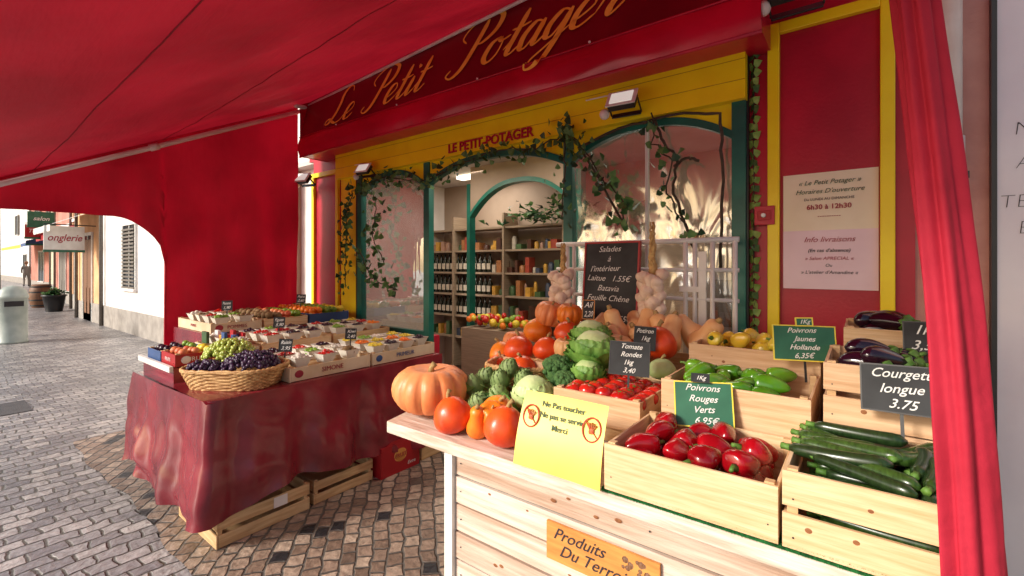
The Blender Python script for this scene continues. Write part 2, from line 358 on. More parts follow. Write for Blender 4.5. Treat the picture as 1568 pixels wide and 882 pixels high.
# sign + valance
def signY(z): return 2.50+(z-2.86)*.25
b=B()
b.surf(24,4,lambda u,v:Vector((-4.70+u*4.32,signY(2.86+v*(.42+.05*u*4.3)),2.86+v*(.42+.05*u*4.3))),m_sign)
b.surf(60,8,lambda u,v:Vector((-4.70+u*4.32,2.50-.025*math.sin(PI*v)+.010*noise.noise(Vector((u*14,v*3,1))),2.66+.008*math.sin(u*40)*(1-v)+v*.2)),m_val)
b.surf(1,4,lambda u,v:Vector((-4.70,2.5+u*.3,2.66+v*.62)),m_val)
b.surf(1,1,lambda u,v:Vector((-.38,2.5+u*.3,2.66+v*.8)),m_val)
b.surf(4,1,lambda u,v:Vector((-4.7+u*4.32,2.5+v*.3,2.665)),m_val)
b.tube([(-4.70,2.495,2.862),(-.38,2.495,2.862)],.006,m_val,6)
b.tube([(-4.70,2.50,2.658),(-.38,2.50,2.658)],.010,m_val,8)
for x in (-4.0,-3.1,-2.2,-1.3): b.tube([(x,2.488,2.87),(x,2.48,2.87)],.008,m_offw,8)
G={'L':(.72,[[(.68,.80),(.58,.96),(.40,.98),(.28,.82),(.30,.55),(.26,.28),(.12,.05),(-.02,.03),(-.05,.12),(.06,.17),(.22,.08),(.42,-.01),(.6,.03),(.7,.16)]]),
'e':(.36,[[(0,.12),(.15,.18),(.28,.3),(.22,.43),(.1,.4),(.03,.22),(.06,.04),(.18,0),(.36,.12)]]),
'P':(.66,[[(.38,.92),(.32,.5),(.22,.1),(.05,-.04),(-.1,.04),(-.04,.14)],[(.06,.6),(-.08,.74),(.02,.92),(.35,1.03),(.66,.9),(.66,.64),(.45,.48),(.3,.52)]]),
't':(.30,[[(0,.12),(.1,.3),(.18,.76)],[(.18,.76),(.12,.3),(.1,.06),(.18,0),(.32,.12)],[(.0,.46),(.16,.45),(.34,.48)]]),
'i':(.26,[[(0,.12),(.12,.42)],[(.12,.42),(.07,.1),(.13,0),(.27,.12)],[(.15,.58),(.17,.66),(.155,.6)]]),
'o':(.40,[[(.2,.42),(.06,.35),(.02,.12),(.14,0),(.27,.1),(.29,.32),(.2,.42),(.27,.34),(.42,.38)]]),
'a':(.44,[[(.32,.36),(.16,.43),(.03,.25),(.05,.03),(.17,.02),(.31,.36)],[(.32,.42),(.27,.1),(.33,0),(.46,.12)]]),
'g':(.42,[[(.32,.36),(.16,.43),(.03,.25),(.05,.05),(.17,.04),(.31,.36)],[(.32,.42),(.25,-.1),(.14,-.42),(-.03,-.46),(-.06,-.3),(.12,-.14),(.43,.12)]]),
'r':(.40,[[(0,.12),(.12,.48),(.13,.36),(.29,.40),(.21,.12),(.27,0),(.42,.16)]])}
def catm(P,n=9):
    P=[Vector(p) for p in P]
    Q=[P[0]]+P+[P[-1]];o=[]
    for i in range(1,len(Q)-2):
        a,c,d,e=Q[i-1],Q[i],Q[i+1],Q[i+2]
        for k in range(n):
            t=k/n; o.append(.5*((2*c)+(d-a)*t+(2*a-5*c+4*d-e)*t*t+(3*c-a-3*d+e)*t**3))
    o.append(P[-1]); return o
def script(b,txt,X0,z0,size,xs,tilt,m):
    cx=0; lay=0
    for ch in txt:
        w,strokes=G[ch]
        for st in strokes:
            lay+=1
            pts=[Vector(((cx+p.x)*xs+.42*p.y,p.y))*size for p in catm(st)]
            vs=[];K=len(pts)
            for i,p in enumerate(pts):
                t=pts[min(i+1,K-1)]-pts[max(0,i-1)]
                if t.length<1e-7:t=Vector((0,1))
                t.normalize(); nrm=Vector((-t.y,t.x))
                e=min(1,i/3,(K-1-i)/3)*.6+.4
                hw=size*(.019+.045*max(0,-t.y)**1.1)*e
                for sg in (-1,1):
                    q=p+nrm*hw*sg; X=X0+q.x; z=z0+q.y+q.x*tilt
                    Y=(signY(z) if z>2.86 else 2.47)-.008-.0004*(lay%5)
                    vs.append(Vector((X,Y,z)))
            b.add(vs,[(2*i,2*i+1,2*i+3,2*i+2) for i in range(K-1)],m)
        cx+=w
script(b,'Le',-4.22,2.90,.34,1.15,.03,m_gold)
script(b,'Petit',-3.60,2.915,.36,1.14,.045,m_gold)
script(b,'Potager',-2.52,2.965,.40,1.17,.045,m_gold)
b.obj('shop_sign')

# awning
def zc(X,Y): return 3.30+.05*(X+4.9)-(2.7-Y)*.5
b=B()
def fc(u,v):
    X=-4.9+u*5.3;Y=.04+v*2.66
    e=math.sin(PI*v)*min(1,u*6)
    z=zc(X,Y)-.035*e*(1-.3*math.cos(u*14))+.02*noise.noise(Vector((X*1.2,Y*3,0)))*e+.045*noise.noise(Vector((X*.6-Y*1.2,Y*3.5-X,3)))*e+.01*noise.noise(Vector((X*5,Y*9-X*3,7)))*e
    return Vector((X,Y,z))
b.surf(150,80,fc,m_can)
for v0 in (.2,.5):
    b.tube([fc(i/80,v0)-Vector((0,0,.002)) for i in range(81)],.003,m_seam,5)
cols_=[]
for i in range(13): cols_.append((.04+i*.96/12,1.93))
for i in range(1,11):
    t=i/10; cols_.append((1.0+.36*t,1.93-.42*(1-math.sqrt(max(0,1-t*t)))))
cols_.append((1.362,.12))
for i in range(1,41): cols_.append((1.362+i*(2.58-1.362)/40,.12))
nv=36;vs=[]
for (Y,zl) in cols_:
    zt=zc(-4.9,Y)+.004
    for j in range(nv+1):
        z=zl+(zt-zl)*j/nv
        k=(1-j/nv)
        X=-4.89+(.035*math.sin(Y*9+z)*k+.02*math.sin(Y*23+2)*k+.04*noise.noise(Vector((Y*2,z*1.5,5)))+.02*noise.noise(Vector((Y*6+z*3,z*4,9))))*min(1,k*4)
        vs.append((X,Y,z))
C=len(cols_)
b.add(vs,[(i*(nv+1)+j,(i+1)*(nv+1)+j,(i+1)*(nv+1)+j+1,i*(nv+1)+j+1) for i in range(C-1) for j in range(nv)],m_cur,True)
b.tube([(-4.85,2.68,zc(-4.86,2.68)-.05),(-4.85,1.3,zc(-4.86,1.3)-.055),(-4.85,.04,zc(-4.86,.04)-.05)],.022,m_offw,10)
b.tube([(-4.85,1.32,zc(-4.86,1.32)-.055),(-4.85,1.26,zc(-4.86,1.26)-.055)],.03,m_offw,10)
b.tube([(-4.86,2.60,zc(-4.86,2.6)-.03),(.3,2.60,zc(.3,2.6)-.02)],.014,m_offw,10)
b.tube([(-4.86,2.78,3.27),(-4.6,2.4,3.15)],.02,m_offw,8)
b.obj('awning',center=False)
b=B()
def fs(u,v):
    z=2.6-v*2.15; rz=z-1.53
    t=(.49-rz)/1.067
    cx=.081+.078*t+.012*math.sin(t*2.5); cy=1.13+.06*t
    hw=.034+.017*t
    a=2*PI*u; rr=1+.16*math.sin(a*6+t*1.5)+.08*math.sin(a*11-t*3)+.06*noise.noise(Vector((a*2,t*5,1)))
    e=hw*rr*math.cos(a); f=.026*rr*math.sin(a)
    return Vector((cx+.7965*e-.6046*f,cy+.6046*e+.7965*f,z))
b.surf(84,60,fs,m_strip); b.obj('gathered_curtain')

def flood(p,rz,s=1,name='floodlight'):
    b=B();M=TM(p,(math.radians(-35),0,rz),s)
    b.box((-.09,-.03,-.06),(.09,.02,.06),m_dark,M); b.box((-.1,-.036,-.07),(.1,-.026,.07),m_offw,M); b.box((-.075,-.042,-.05),(.075,-.036,.05),m_lens,M)
    b.box((-.105,-.01,-.01),(-.098,.1,.01),m_dark,M);b.box((.098,-.01,-.01),(.105,.1,.01),m_dark,M); b.box((-.1,.1,-.02),(.1,.11,.02),m_dark,M)
    b.sph((p[0]-.12*s,p[1]-.02,p[2]-.06),.035*s,m_offw,10)
    b.tube([(p[0],p[1]+.03,p[2]+.05),(p[0]-.15,p[1]+.08,p[2]+.09),(p[0]-.3,p[1]+.1,p[2]+.1)],.005,m_offw,5)
    b.obj(name,bevel=.003)
flood((-1.13,2.58,2.50),.1,.9); flood((-3.72,2.6,2.42),.2,.8); flood((-4.85,2.62,2.46),.3,.9); flood((-.25,2.55,2.84),.0,1.1)

bl=empty('pink_building')
b=B(); b.box((.2,F+.02,0),(4,F+.3,6),m_wall); b.obj('wall',bl)
b=B(); b.tube([(.305,2.74,2.05),(.305,2.74,4)],.044,m_pvc,16); b.tube([(.31,2.745,0),(.31,2.745,2.05)],.034,m_wall,16)
b.tube([(.305,2.74,1.98),(.305,2.74,2.08)],.052,m_pvc,16); b.box((.25,2.74,1.9),(.37,2.82,1.93),m_dark); b.obj('drainpipe')
b=B(); b.box((.455,F-.02,.1),(1.6,F+.01,2.66),m_board); b.box((.44,F-.03,.1),(.457,F+.012,2.68),m_dark)
for t_,x,z in (('M',.535,2.09),('A',.535,1.95),('TEL',.525,1.79),('E',.535,1.68)): b.text(t_,.08,m_inkb,TM((x,F-.022,z)),shear=.1,bold=-.0025)
b.obj('white_notice_board')
b=B()
b.box((-.325,F-.006,1.70),(.068,F-.003,1.995),m_cream); b.box((-.325,F-.009,1.405),(.068,F-.006,1.703),m_pink)
def tl(t,z,s,m,sh=.25,bo=0): b.text(t,s,m,TM((-.128,F-.011,z)),shear=sh,maxw=.34,bold=bo)
tl('« Le Petit Potager »',1.945,.032,m_inkg,.35);tl("Horaires D'ouverture",1.90,.032,m_inkg,.35);tl('Du LUNDI AU DIMANCHE',1.86,.018,m_inkb,0);tl('6h30 à 12h30',1.82,.034,m_inkr,0,.0006);tl('----------',1.775,.03,m_inkr)
tl('Info livraisons',1.655,.038,m_inkr,.35);tl("(En cas d'absence)",1.60,.024,m_inkb,.2,.0003);tl('» Salon APRECIAL «',1.56,.024,m_inkr,.2);tl('Ou',1.525,.022,m_inkb,.2);tl("» L'atelier d'Amandine «",1.49,.024,m_inkb,.2)
b.obj('opening_hours_notice')
b=B(); b.box((-.455,F-.05,1.74),(-.36,F-.036,1.84),m_red); b.box((-.44,F-.055,1.765),(-.375,F-.05,1.815),m_boxr); b.tube([(-.41,F-.07,1.79),(-.41,F-.05,1.79)],.012,m_offw,10); b.obj('wall_latch',bevel=.004)
LV=[(0,0,0),(.5,.2,.06),(.34,.55,.03),(0,1,-.05),(-.34,.55,.03),(-.5,.2,.06),(0,.4,-.04)]
LF=[(0,1,6),(1,2,6),(2,3,6),(3,4,6),(4,5,6),(5,0,6)]
def leaf(b,M,m): b.add([M@Vector(p) for p in LV],LF,m,False)
b=B()
z=2.7
while z>1.1:
    for s_ in (-1,1):
        leaf(b,TM((-.462,F-.03,z+R(-.01,.01)),(PI/2+R(-.4,.4),R(-.3,.3),s_*R(.5,1.1)) ,.05)@TM((0,0,0),(0,0,s_*-1.0)),random.choice([m_lgt,m_leaf[1],m_lgt]))
    z-=.048
b.tube([(-.462,F-.02,2.72),(-.462,F-.02,1.05)],.004,m_vine,5)
b.box((-.50,F-.04,1.0),(-.485,F-.0,2.7),m_dark)
b.obj('leaf_garland')
def ivy(path,dens,size,name,spread=.06):
    b=B(); pts=[Vector(p) for p in path]
    fine=[]
    for i in range(len(pts)-1):
        n=max(2,int((pts[i+1]-pts[i]).length/.04))
        for k in range(n): fine.append(pts[i].lerp(pts[i+1],k/n)+Vector((R(-.012,.012),R(-.01,.01),R(-.012,.012))))
    fine.append(pts[-1]); b.tube(fine,.005,m_vine,5)
    for p in fine:
        cl=noise.noise(p*4)*.5+.6
        for k in range(int(dens*cl*2+random.random())):
            q=p+Vector((random.gauss(0,spread),R(-.05,.02),random.gauss(-.02,spread)))
            leaf(b,TM(q,(PI/2+R(-.8,.8),R(-.8,.8),R(-PI,PI)),R(.6,1.2)*size),random.choice(m_leaf+[m_leaf[1]]))
    b.obj(name)
Y0=2.66
ivy([(-4.08,Y0,1.75),(-4.1,Y0,2.05),(-3.98,Y0,2.25),(-3.5,Y0,2.34),(-3.05,Y0,2.25),(-2.9,Y0,2.24),(-2.55,Y0,2.34),(-2.1,Y0,2.38),(-1.8,Y0,2.34),(-1.6,Y0,2.4)],3.0,.052,'ivy_garland',.05)
ivy([(-1.58,Y0,2.46),(-1.57,Y0,2.15),(-1.6,Y0,1.85)],2.2,.05,'ivy_garland',.035)
ivy([(-1.55,Y0,2.42),(-1.42,Y0,2.25),(-1.28,Y0,2.02)],2.2,.055,'ivy_garland',.04)
ivy([(-1.28,Y0,2.05),(-1.18,Y0,1.95),(-1.16,Y0,1.78)],4.5,.065,'ivy_garland',.065)
ivy([(-.98,Y0,2.42),(-.98,Y0,2.25),(-.86,Y0,2.12),(-.9,Y0,1.95),(-.78,Y0,1.72)],2.2,.05,'ivy_garland',.04)
ivy([(-3.72,Y0,2.3),(-3.62,Y0,2.05),(-3.68,Y0,1.8),(-3.5,Y0,1.55)],3.4,.06,'ivy_garland',.06)
ivy([(-4.1,Y0,2.1),(-4.12,Y0,1.3)],3.0,.05,'ivy_garland',.045)
ivy([(-3.9,Y0,1.7),(-3.7,Y0,1.4),(-3.3,Y0,1.3)],3.0,.055,'ivy_garland',.05)
b=B()
for pth in ([(-1.5,2.7,2.3),(-1.2,2.69,2.38),(-.8,2.69,2.40),(-.62,2.69,2.36),(-.6,2.69,2.1),(-.61,2.69,1.5)],[(-.98,2.7,2.4),(-.93,2.69,2.25),(-.84,2.69,2.15),(-.87,2.69,1.95),(-.74,2.69,1.6)],[(-1.5,2.7,2.35),(-1.3,2.69,2.0),(-1.15,2.69,1.75)],[(-.86,2.69,2.1),(-.78,2.68,2.14),(-.72,2.68,2.11)]):
    f=[]
    P=[Vector(p) for p in pth]
    for i in range(len(P)-1):
        for k in range(5): f.append(P[i].lerp(P[i+1],k/5)+Vector((R(-.008,.008),0,R(-.008,.008))))
    f.append(P[-1]); b.tube(f,.0085,m_vine,7)
b.obj('twisted_vine_branch')
b=B()
for z in (1.66,1.5,1.34): b.tube([(-1.6,2.6,z),(-.50,2.6,z)],.011 if z<1.6 else .015,m_offw,8)
for x in (-1.52,-1.47,-.77,-.72,-.63,-.52): b.tube([(x,2.6,.9),(x,2.6,1.66)],.013,m_offw,8)
b.box((-.8,2.585,1.38),(-.66,2.6,1.41),m_offw); b.box((-.7,2.59,1.2),(-.66,2.605,1.6),m_offw)
b.obj('white_metal_railing')
b=B();M=TM((-1.17,2.5,1.42),(math.radians(-6),0,0))
b.box((-.165,-.008,-.235),(.165,.008,.235),m_black,M)
for a,c in (((-.175,-.014,-.245),(-.165,.012,.245)),((.165,-.014,-.245),(.175,.012,.245)),((-.165,-.014,.235),(.165,.012,.245)),((-.165,-.014,-.245),(.165,.012,-.235))): b.box(a,c,m_boxr,M)
for i,t in enumerate(['Salades','à',"l'intérieur",'Laitue   1.55€','Batavia','Feuille Chêne','','2.55€']):
    if t: b.text(t,.048,m_chalk,M@TM((-.02+R(-.02,.02) if i!=7 else .08,-.0095,.20-i*.058),(0,R(-.04,.04),0)),shear=.35,maxw=.28,bold=-.0003)
b.obj('chalkboard_sign')

# ---------------- produce helpers ----------------
def pumpkin(b,p,r,h,m,ribs=10,depth=.14,stem=True,rot=(0,0,0),ms=None):
    M=TM(p,rot)
    def f(u,v):
        th=2*PI*u;ph=PI*v;k=abs(math.sin(ribs*th/2))
        w=1+.04*noise.noise(Vector((math.cos(th)*1.5,math.sin(th)*1.5,p[0]*9)))
        rr=r*w*max(0,math.sin(ph))**.8*(1-depth*(1-k)**2*math.sin(ph))
        return (rr*math.cos(th),rr*math.sin(th),h/2*math.cos(ph)*(1-.35*math.exp(-(math.sin(ph)/.35)**2))+h/2)
    b.blob(f,ribs*6 if ribs else 24,14,m,M)
    if stem:
        s=[M@Vector((0,0,h*.78)),M@Vector((.003,0,h*.92)),M@Vector((r*.08,r*.05,h*1.0))]; b.tube(s,[r*.1,r*.07,r*.09],ms or m_stem,7)
def kuri(b,p,r,h,m,rot=(0,0,0)):
    M=TM(p,rot)
    def f(u,v):
        th=2*PI*u;ph=PI*v
        rr=r*math.sin(ph)**.9*(1-.16*math.cos(ph))*(1+.015*math.cos(8*th))*(1+.05*noise.noise(Vector((math.cos(th),math.sin(th),ph+p[0]*7))))
        return (rr*math.cos(th),rr*math.sin(th),h*(.5+.5*math.cos(ph)))
    b.blob(f,24,14,m,M); b.tube([M@Vector((0,0,h*.96)),M@Vector((.004,0,h*1.1)),M@Vector((.014,.004,h*1.18))],[r*.14,r*.1,r*.13],m_stem,7)
def butternut(b,p,r,L_,rot,m=None):
    M=TM(p,rot)
    def f(u,v):
        z=L_*(.5-v); t=v
        rr=r*(.62+.38/(1+math.exp(-(t-.55)*14)))*min(1,math.sin(PI*min(max(t,0),1))*2.6)**.6
        return (rr*math.cos(2*PI*u),rr*math.sin(2*PI*u),z)
    b.blob(f,18,18,m or m_bnut,M); b.tube([M@Vector((0,0,L_*.48)),M@Vector((.003,0,L_*.58))],[r*.22,r*.16],m_stem,7)
def pepper(b,p,r,h,m,rot):
    M=TM(p,rot); ph0=R(0,6); sd=R(0,50)
    def f(u,v):
        th=2*PI*u
        rr=r*math.sin(PI*v)**.5*(1.05-.38*v)*(1-.13*abs(math.sin(1.5*th+ph0))*(.5+v))*(1+.14*noise.noise(Vector((math.cos(th),math.sin(th),v*2.5+sd))))
        z=h*(.5-v)
        if v<.15: z-=h*.1*(1-v/.15)
        return (rr*math.cos(th)+r*.25*math.sin(v*3+ph0),rr*math.sin(th),z)
    b.blob(f,22,14,m,M)
    b.tube([M@Vector((0,0,h*.38)),M@Vector((0,.002,h*.52)),M@Vector((r*.12,0,h*.62))],[r*.26,r*.12,r*.13],m_gstem,7)
def zuke(b,p,L_,r,rz,tilt=0,m=None):
    m=m or random.choice(m_zucs); bend=R(-.07,.07)*L_
    M=TM(p,(0,tilt,rz)); pts=[];rs=[]
    for i in range(15):
        t=i/14; pts.append(M@Vector((L_*(t-.5),bend*math.sin(PI*t),0)))
        rs.append(r*min(1,math.sin(PI*t)*3.2+.12)**.6*(.82+.25*t))
    b.tube(pts,rs,m,9)
    d=(pts[0]-pts[1]).normalized(); b.tube([pts[0]-d*.006,pts[0]+d*.006,pts[0]+d*.016],[r*.5,r*.42,r*.5],m_gstem,6)
def eggp(b,p,L_,r,rot):
    M=TM(p,rot)
    b.blob(lambda u,v:(r*math.sin(PI*v)**.6*(.62+.5*v)*math.cos(2*PI*u)+.02*math.sin(PI*v),r*math.sin(PI*v)**.6*(.62+.5*v)*math.sin(2*PI*u),L_*(.5-v)),16,12,m_egg,M)
    b.blob(lambda u,v:(r*.62*math.sin(PI*v*.5)**.6*math.cos(2*PI*u),r*.62*math.sin(PI*v*.5)**.6*math.sin(2*PI*u),L_*(.51-.16*v*(1+.4*math.cos(10*PI*u)))),20,5,m_gstem,M)
    b.tube([M@Vector((0,0,L_*.5)),M@Vector((.01,0,L_*.62))],[r*.2,r*.15],m_gstem,6)
def tomato(b,p,r,m=m_tom):
    ph=R(0,6); rot=(R(-.5,.5),R(-.5,.5),R(0,6)); M=TM(p,rot)
    b.blob(lambda u,v:(r*math.sin(PI*v)*(1+.03*math.cos(10*PI*u))*math.cos(2*PI*u),r*math.sin(PI*v)*(1+.03*math.cos(10*PI*u))*math.sin(2*PI*u),r*.85*math.cos(PI*v)*(1-.15*math.exp(-(math.sin(PI*v)/.3)**2))),15,9,m,M)
    for k in range(5):
        leaf(b,M@TM((0,0,r*.74),(0,0,k*2*PI/5+ph),(r*.3,r*.6,r*.3)),m_gstem)
def cabbage(b,p,r,mc,ml,n=11,open_=1.0):
    def core(u,v):
        q=Vector((math.sin(PI*v)*math.cos(2*PI*u),math.sin(PI*v)*math.sin(2*PI*u),math.cos(PI*v)*.9))
        return q*r*(.88+.06*noise.noise(q*3))
    b.blob(core,20,12,mc,TM(p))
    for i in range(n):
        az=i*2.4; lay=i/n
        Rr=r*(.90+.08*lay)
        def f(u,v,az=az,lay=lay,Rr=Rr):
            a=(u-.5)*(1.9-.2*v)*math.sin(PI*min(1,.25+v*.60))**.5*1.15
            el=-1.1+v*(1.9-.9*lay)-.25*abs(u-.5)*v
            out=1+.5*lay*open_*max(0,v-.45)**1.4+.07*max(0,v-.4)*math.sin(u*26+i)+.05*abs(u-.5)*math.cos(v*18+i)
            vein=-.03*math.exp(-((u-.5)*14)**2)
            rr=Rr*(out+vein)
            return Vector(p)+Vector((rr*math.cos(el)*math.cos(az+a),rr*math.cos(el)*math.sin(az+a),rr*math.sin(el)*.9))
        b.surf(16,10,f,ml)
def broccoli(b,p,r):
    for i in range(110):
        th=R(0,2*PI);ph=math.acos(R(-.1,1)); q=Vector((math.sin(ph)*math.cos(th),math.sin(ph)*math.sin(th),math.cos(ph)*.8))
        b.sph(Vector(p)+q*r*.85,r*R(.12,.22),m_broc,7)
    b.sph(p,r*.85,m_broc,10); b.tube([Vector(p)-Vector((0,0,r*.9)),Vector(p)],[r*.3,r*.4],m_lgt,8)
def artichoke(b,p,r,rot):
    M=TM(p,rot)
    b.sph(M@Vector((0,0,0)),r*.8,m_art,10)
    for i in range(9):
        el=-1.0+i*.29; n=max(4,int(10*math.cos(el*.8)))
        for k in range(n):
            az=2*PI*(k+.5*(i%2))/n
            c=Vector((math.cos(el)*math.cos(az),math.cos(el)*math.sin(az),math.sin(el)))*r*.84
            X=TM(c,(0,0,az-PI/2))@TM((0,0,0),(PI/2+el*.75,0,0))
            b.add([M@X@(Vector((q[0]*r*.66,q[1]*r*.62,q[2]*r))) for q in LV],LF,m_art,True)
    b.tube([M@Vector((0,0,-r*1.5)),M@Vector((0,0,-r*.6))],[r*.2,r*.24],m_gstem,8)
def garlic(b,p,r,rot):
    M=TM(p,rot)
    def f(u,v):
        th=2*PI*u
        rr=r*(math.sin(PI*min(1,v**.75)))**.8*(1+.07*math.cos(6*th)) if v>.12 else r*.16*(v/.12)**.3
        rr=max(rr,r*.14 if 0<v<.3 else 0)
        return (rr*math.cos(th),rr*math.sin(th),r*(1.5-2.3*v))
    b.blob(f,18,12,m_garl,M)
def crate(x0,x1,y0,y1,z0,z1,slats=1,m=None,name='wooden_crate',label=None,mi=None):
    mm=m or random.choice([m_wood,m_woodb]); b=B(); t=.009
    H=z1-z0; n=slats; gap=.018 if n>1 else 0; hh=(H-gap*(n-1))/n
    for i in range(n):
        a=z0+i*(hh+gap); j=R(-.001,.001)
        m_=mm if m else random.choice([m_wood,m_woodb])
        b.box((x0,y0+j,a),(x1,y0+t+j,a+hh),m_); b.box((x0,y1-t,a),(x1,y1,a+hh),m_)
        b.box((x0+.001,y0+t+.001,a+.002),(x0+t,y1-t-.001,a+hh-.004),m_); b.box((x1-t,y0+t+.001,a+.002),(x1-.001,y1-t-.001,a+hh-.004),m_)
        if not m:
            for k in range(random.choice([0,1,1,2])):
                kx=R(x0+.05,x1-.05);kz=a+hh*R(.25,.75); b.sph((kx,y0+j+.0005,kz),R(.004,.009),m_knot,10,(1.1,.15,.9))
    b.box((x0+t,y0+t,z0+.004),(x1-t,y1-t,z0+.010),m_wood2)
    for x in (x0+t,x1-t-.022):
        for y in (y0+t,y1-t-.022): b.box((x,y,z0+.01),(x+.022,y+.022,z1+.004),m_wood2)
    for x in (x0+.022,x1-.022):
        for k in range(n): b.tube([(x,y0-.0015,z0+H*(k+.3)/n),(x,y0+.003,z0+H*(k+.3)/n)],.0022,m_dark,6)
    if label:
        b.text(label,H*.5/slats,mi or m_inkg,TM((x1+.0015,(y0+y1)/2,z0+H*.5),(0,0,PI/2)),maxw=(y1-y0)*.7)
        b.sph((x1,y0+.06,z0+H*.5),.03,mi or m_inkg,10,(.05,1,.8))
        b.text(label,H*.4/slats,mi or m_inkg,TM(((x0+x1)/2,y0-.002,z0+H*.5)),maxw=(x1-x0)*.7)
    return b.obj(name,bevel=.0015)

# ---------------- right counter ----------------
cn=empty('display_counter')
b=B()
poly=[(-1.64,1.26),(.2,1.26),(.2,2.62),(-1.82,2.62),(-1.80,1.9)]
n=len(poly); vs=[(x,y,.80) for x,y in poly]+[(x,y,.85) for x,y in poly]
b.add(vs,[tuple(range(n-1,-1,-1)),tuple(range(n,2*n))]+[(i,(i+1)%n,(i+1)%n+n,i+n) for i in range(n)],m_wtop)
b.obj('counter_top',cn,bevel=.004)
b=B()
for i in range(7):
    z=.02+i*.111
    b.box((-1.30,1.335+R(0,.004),z),(.19,1.35,z+.103),m_whites[(i*2+1)%3])
    b.box((-1.318,1.352,z),(-1.305,2.5,z+.103),m_whites[i%3])
    for k in range(4): b.sph((R(-1.25,.1),1.3365,z+R(.02,.085)),R(.004,.010),m_knot,10,(1.4,.12,.8))
    for x in (-1.27,-.5,.14): b.sph((x,1.335,z+.05),.003,m_dark,6)
b.box((-1.345,1.318,0),(-1.302,1.36,.80),m_offw); b.box((.15,1.36,0),(.19,1.4,.8),m_offw)
b.box((-1.29,1.352,.03),(.15,1.36,.79),m_dark)  # dark sheet behind the planks, painting in the shade seen through their gaps
b.obj('plank_cladding',cn,bevel=.003)
b=B(); b.box((-.62,1.262,.8505),(.2,2.5,.862),m_mat)
for i in range(1400):
    x=R(-.62,.2); b.add([(x,1.262,.862),(x+.003,1.262,.862),(x+R(-.004,.008),1.248,.868+R(-.014,.008))],[(0,1,2)],m_mat)
b.obj('turf_mat')
b=B(); b.box((-.855,1.322,.53),(-.465,1.332,.657),m_kraft); b.text('Produits',.055,m_inkb,TM((-.735,1.3205,.624)),shear=.45); b.text('Du Terroir',.055,m_inkb,TM((-.68,1.3205,.572)),shear=.45)
for k in range(12): b.sph((-.535+R(-.045,.045),1.322,.622+R(-.022,.015)),R(.006,.012),m_shutb,6,(1,.3,1))
b.obj('wooden_sign',bevel=.002)
b=B()
A0,A1=Vector((-.93,1.232,.862)),Vector((-.611,1.232,.862)); C0,C1=Vector((-.945,1.33,1.085)),Vector((-.628,1.33,1.085))
def ys(u,v):
    p=A0.lerp(A1,u).lerp(C0.lerp(C1,u),v); return p+Vector((0,-.012*math.sin(PI*v)+.006*math.sin(PI*u),0))
b.surf(10,8,ys,m_ysign)
ux=(A1-A0).normalized(); uz=(C0-A0).normalized(); uy=uz.cross(ux).normalized()
Mx=Matrix(((ux.x,uy.x,uz.x,0),(ux.y,uy.y,uz.y,0),(ux.z,uy.z,uz.z,0),(0,0,0,1)))
def ym(u,v):
    p=ys(u,v)-uy*.004*(1 if uy.y>0 else -1); return Matrix.Translation(p)@Mx
m_str=mat('sign_red_ring',(214,60,44),None,.5,5); m_hand=mat('sign_hand',(200,110,60),None,.5,5)
for i,t in enumerate(('Ne Pas toucher','Ne pas se servir','Merci')): b.text(t,.026,m_inkg,ym(.5,.86-i*.14),maxw=.165,bold=.0003)
for u in (.14,.86):
    c=ym(u,.68)
    ring=[c@Vector((.031*math.cos(a*PI/12),0,.036*math.sin(a*PI/12))) for a in range(25)]
    b.tube(ring,.0026,m_str,5,False); b.tube([c@Vector((-.021,-.001,.022)),c@Vector((.021,-.001,-.022))],.0016,m_str,5)
    b.sph(c@Vector((0,.002,-.008)),.011,m_hand,8,(1,.15,1.1))
    for k in range(5):
        a=PI/2+(k-2)*.38; b.tube([c@Vector((.007*math.cos(a),.0,-.002)),c@Vector((.024*math.cos(a),0,-.004+.026*math.sin(a)))],.0022,m_hand,5)
b.obj('warning_sign')

crate(-.607,-.156,1.252,1.63,.864,1.0); crate(-.148,.19,1.252,1.66,.864,1.045,2)
crate(-.58,-.12,1.67,2.05,.864,.975,1); crate(-.58,-.12,1.665,2.05,.98,1.115)
crate(-.60,-.12,2.08,2.45,.864,1.05,2); crate(-.60,-.12,2.075,2.45,1.06,1.185)
crate(-.09,.21,1.68,2.05,.864,1.05,2); crate(-.09,.21,1.675,2.05,1.056,1.235,2)
crate(-.09,.21,2.08,2.42,.864,1.15,2); crate(-.05,.21,2.08,2.42,1.16,1.30,1)
crate(-1.0,-.64,1.62,1.95,.855,.91,1,m_wood2); crate(-1.0,-.635,1.60,1.95,.915,1.03,1)
crate(-1.62,-1.05,2.0,2.5,.855,1.02,2); crate(-1.03,-.62,2.02,2.5,.855,1.06,2)
crate(-1.5,-1.04,1.5,1.97,.855,.92,1,m_wood2)
b=B()
for i in range(4):
    for j in range(4): pepper(b,(-.53+i*.098,1.328+j*.075,.93+R(0,.015)),R(.042,.048),R(.095,.11),m_rpep,(R(1.2,1.9),R(-.3,.3),R(0,6)))
for i in range(12): pepper(b,(-.515+(i%4)*.09+R(-.012,.012),1.345+(i//4)*.09+R(-.012,.012),.985+R(-.01,.02)),R(.044,.052),R(.10,.12),m_rpep,(R(1.1,2.0),R(-.5,.5),R(0,6)))
b.obj('red_bell_peppers')
b=B()
for i in range(16): pepper(b,(-.50+(i%4)*.085+R(-.01,.01),1.75+(i//4)*.065+R(-.01,.01),1.08+R(0,.045)),R(.034,.042),R(.11,.14),m_gpep,(R(1.3,1.8),R(-.2,.2),R(0,6)))
b.obj('green_peppers')
b=B()
for i in range(24): pepper(b,(R(-.52,-.19),R(2.15,2.38),1.15+R(0,.05)),R(.038,.044),R(.08,.1),m_ypep,(R(1,2),R(-.5,.5),R(0,6)))
b.obj('yellow_peppers')
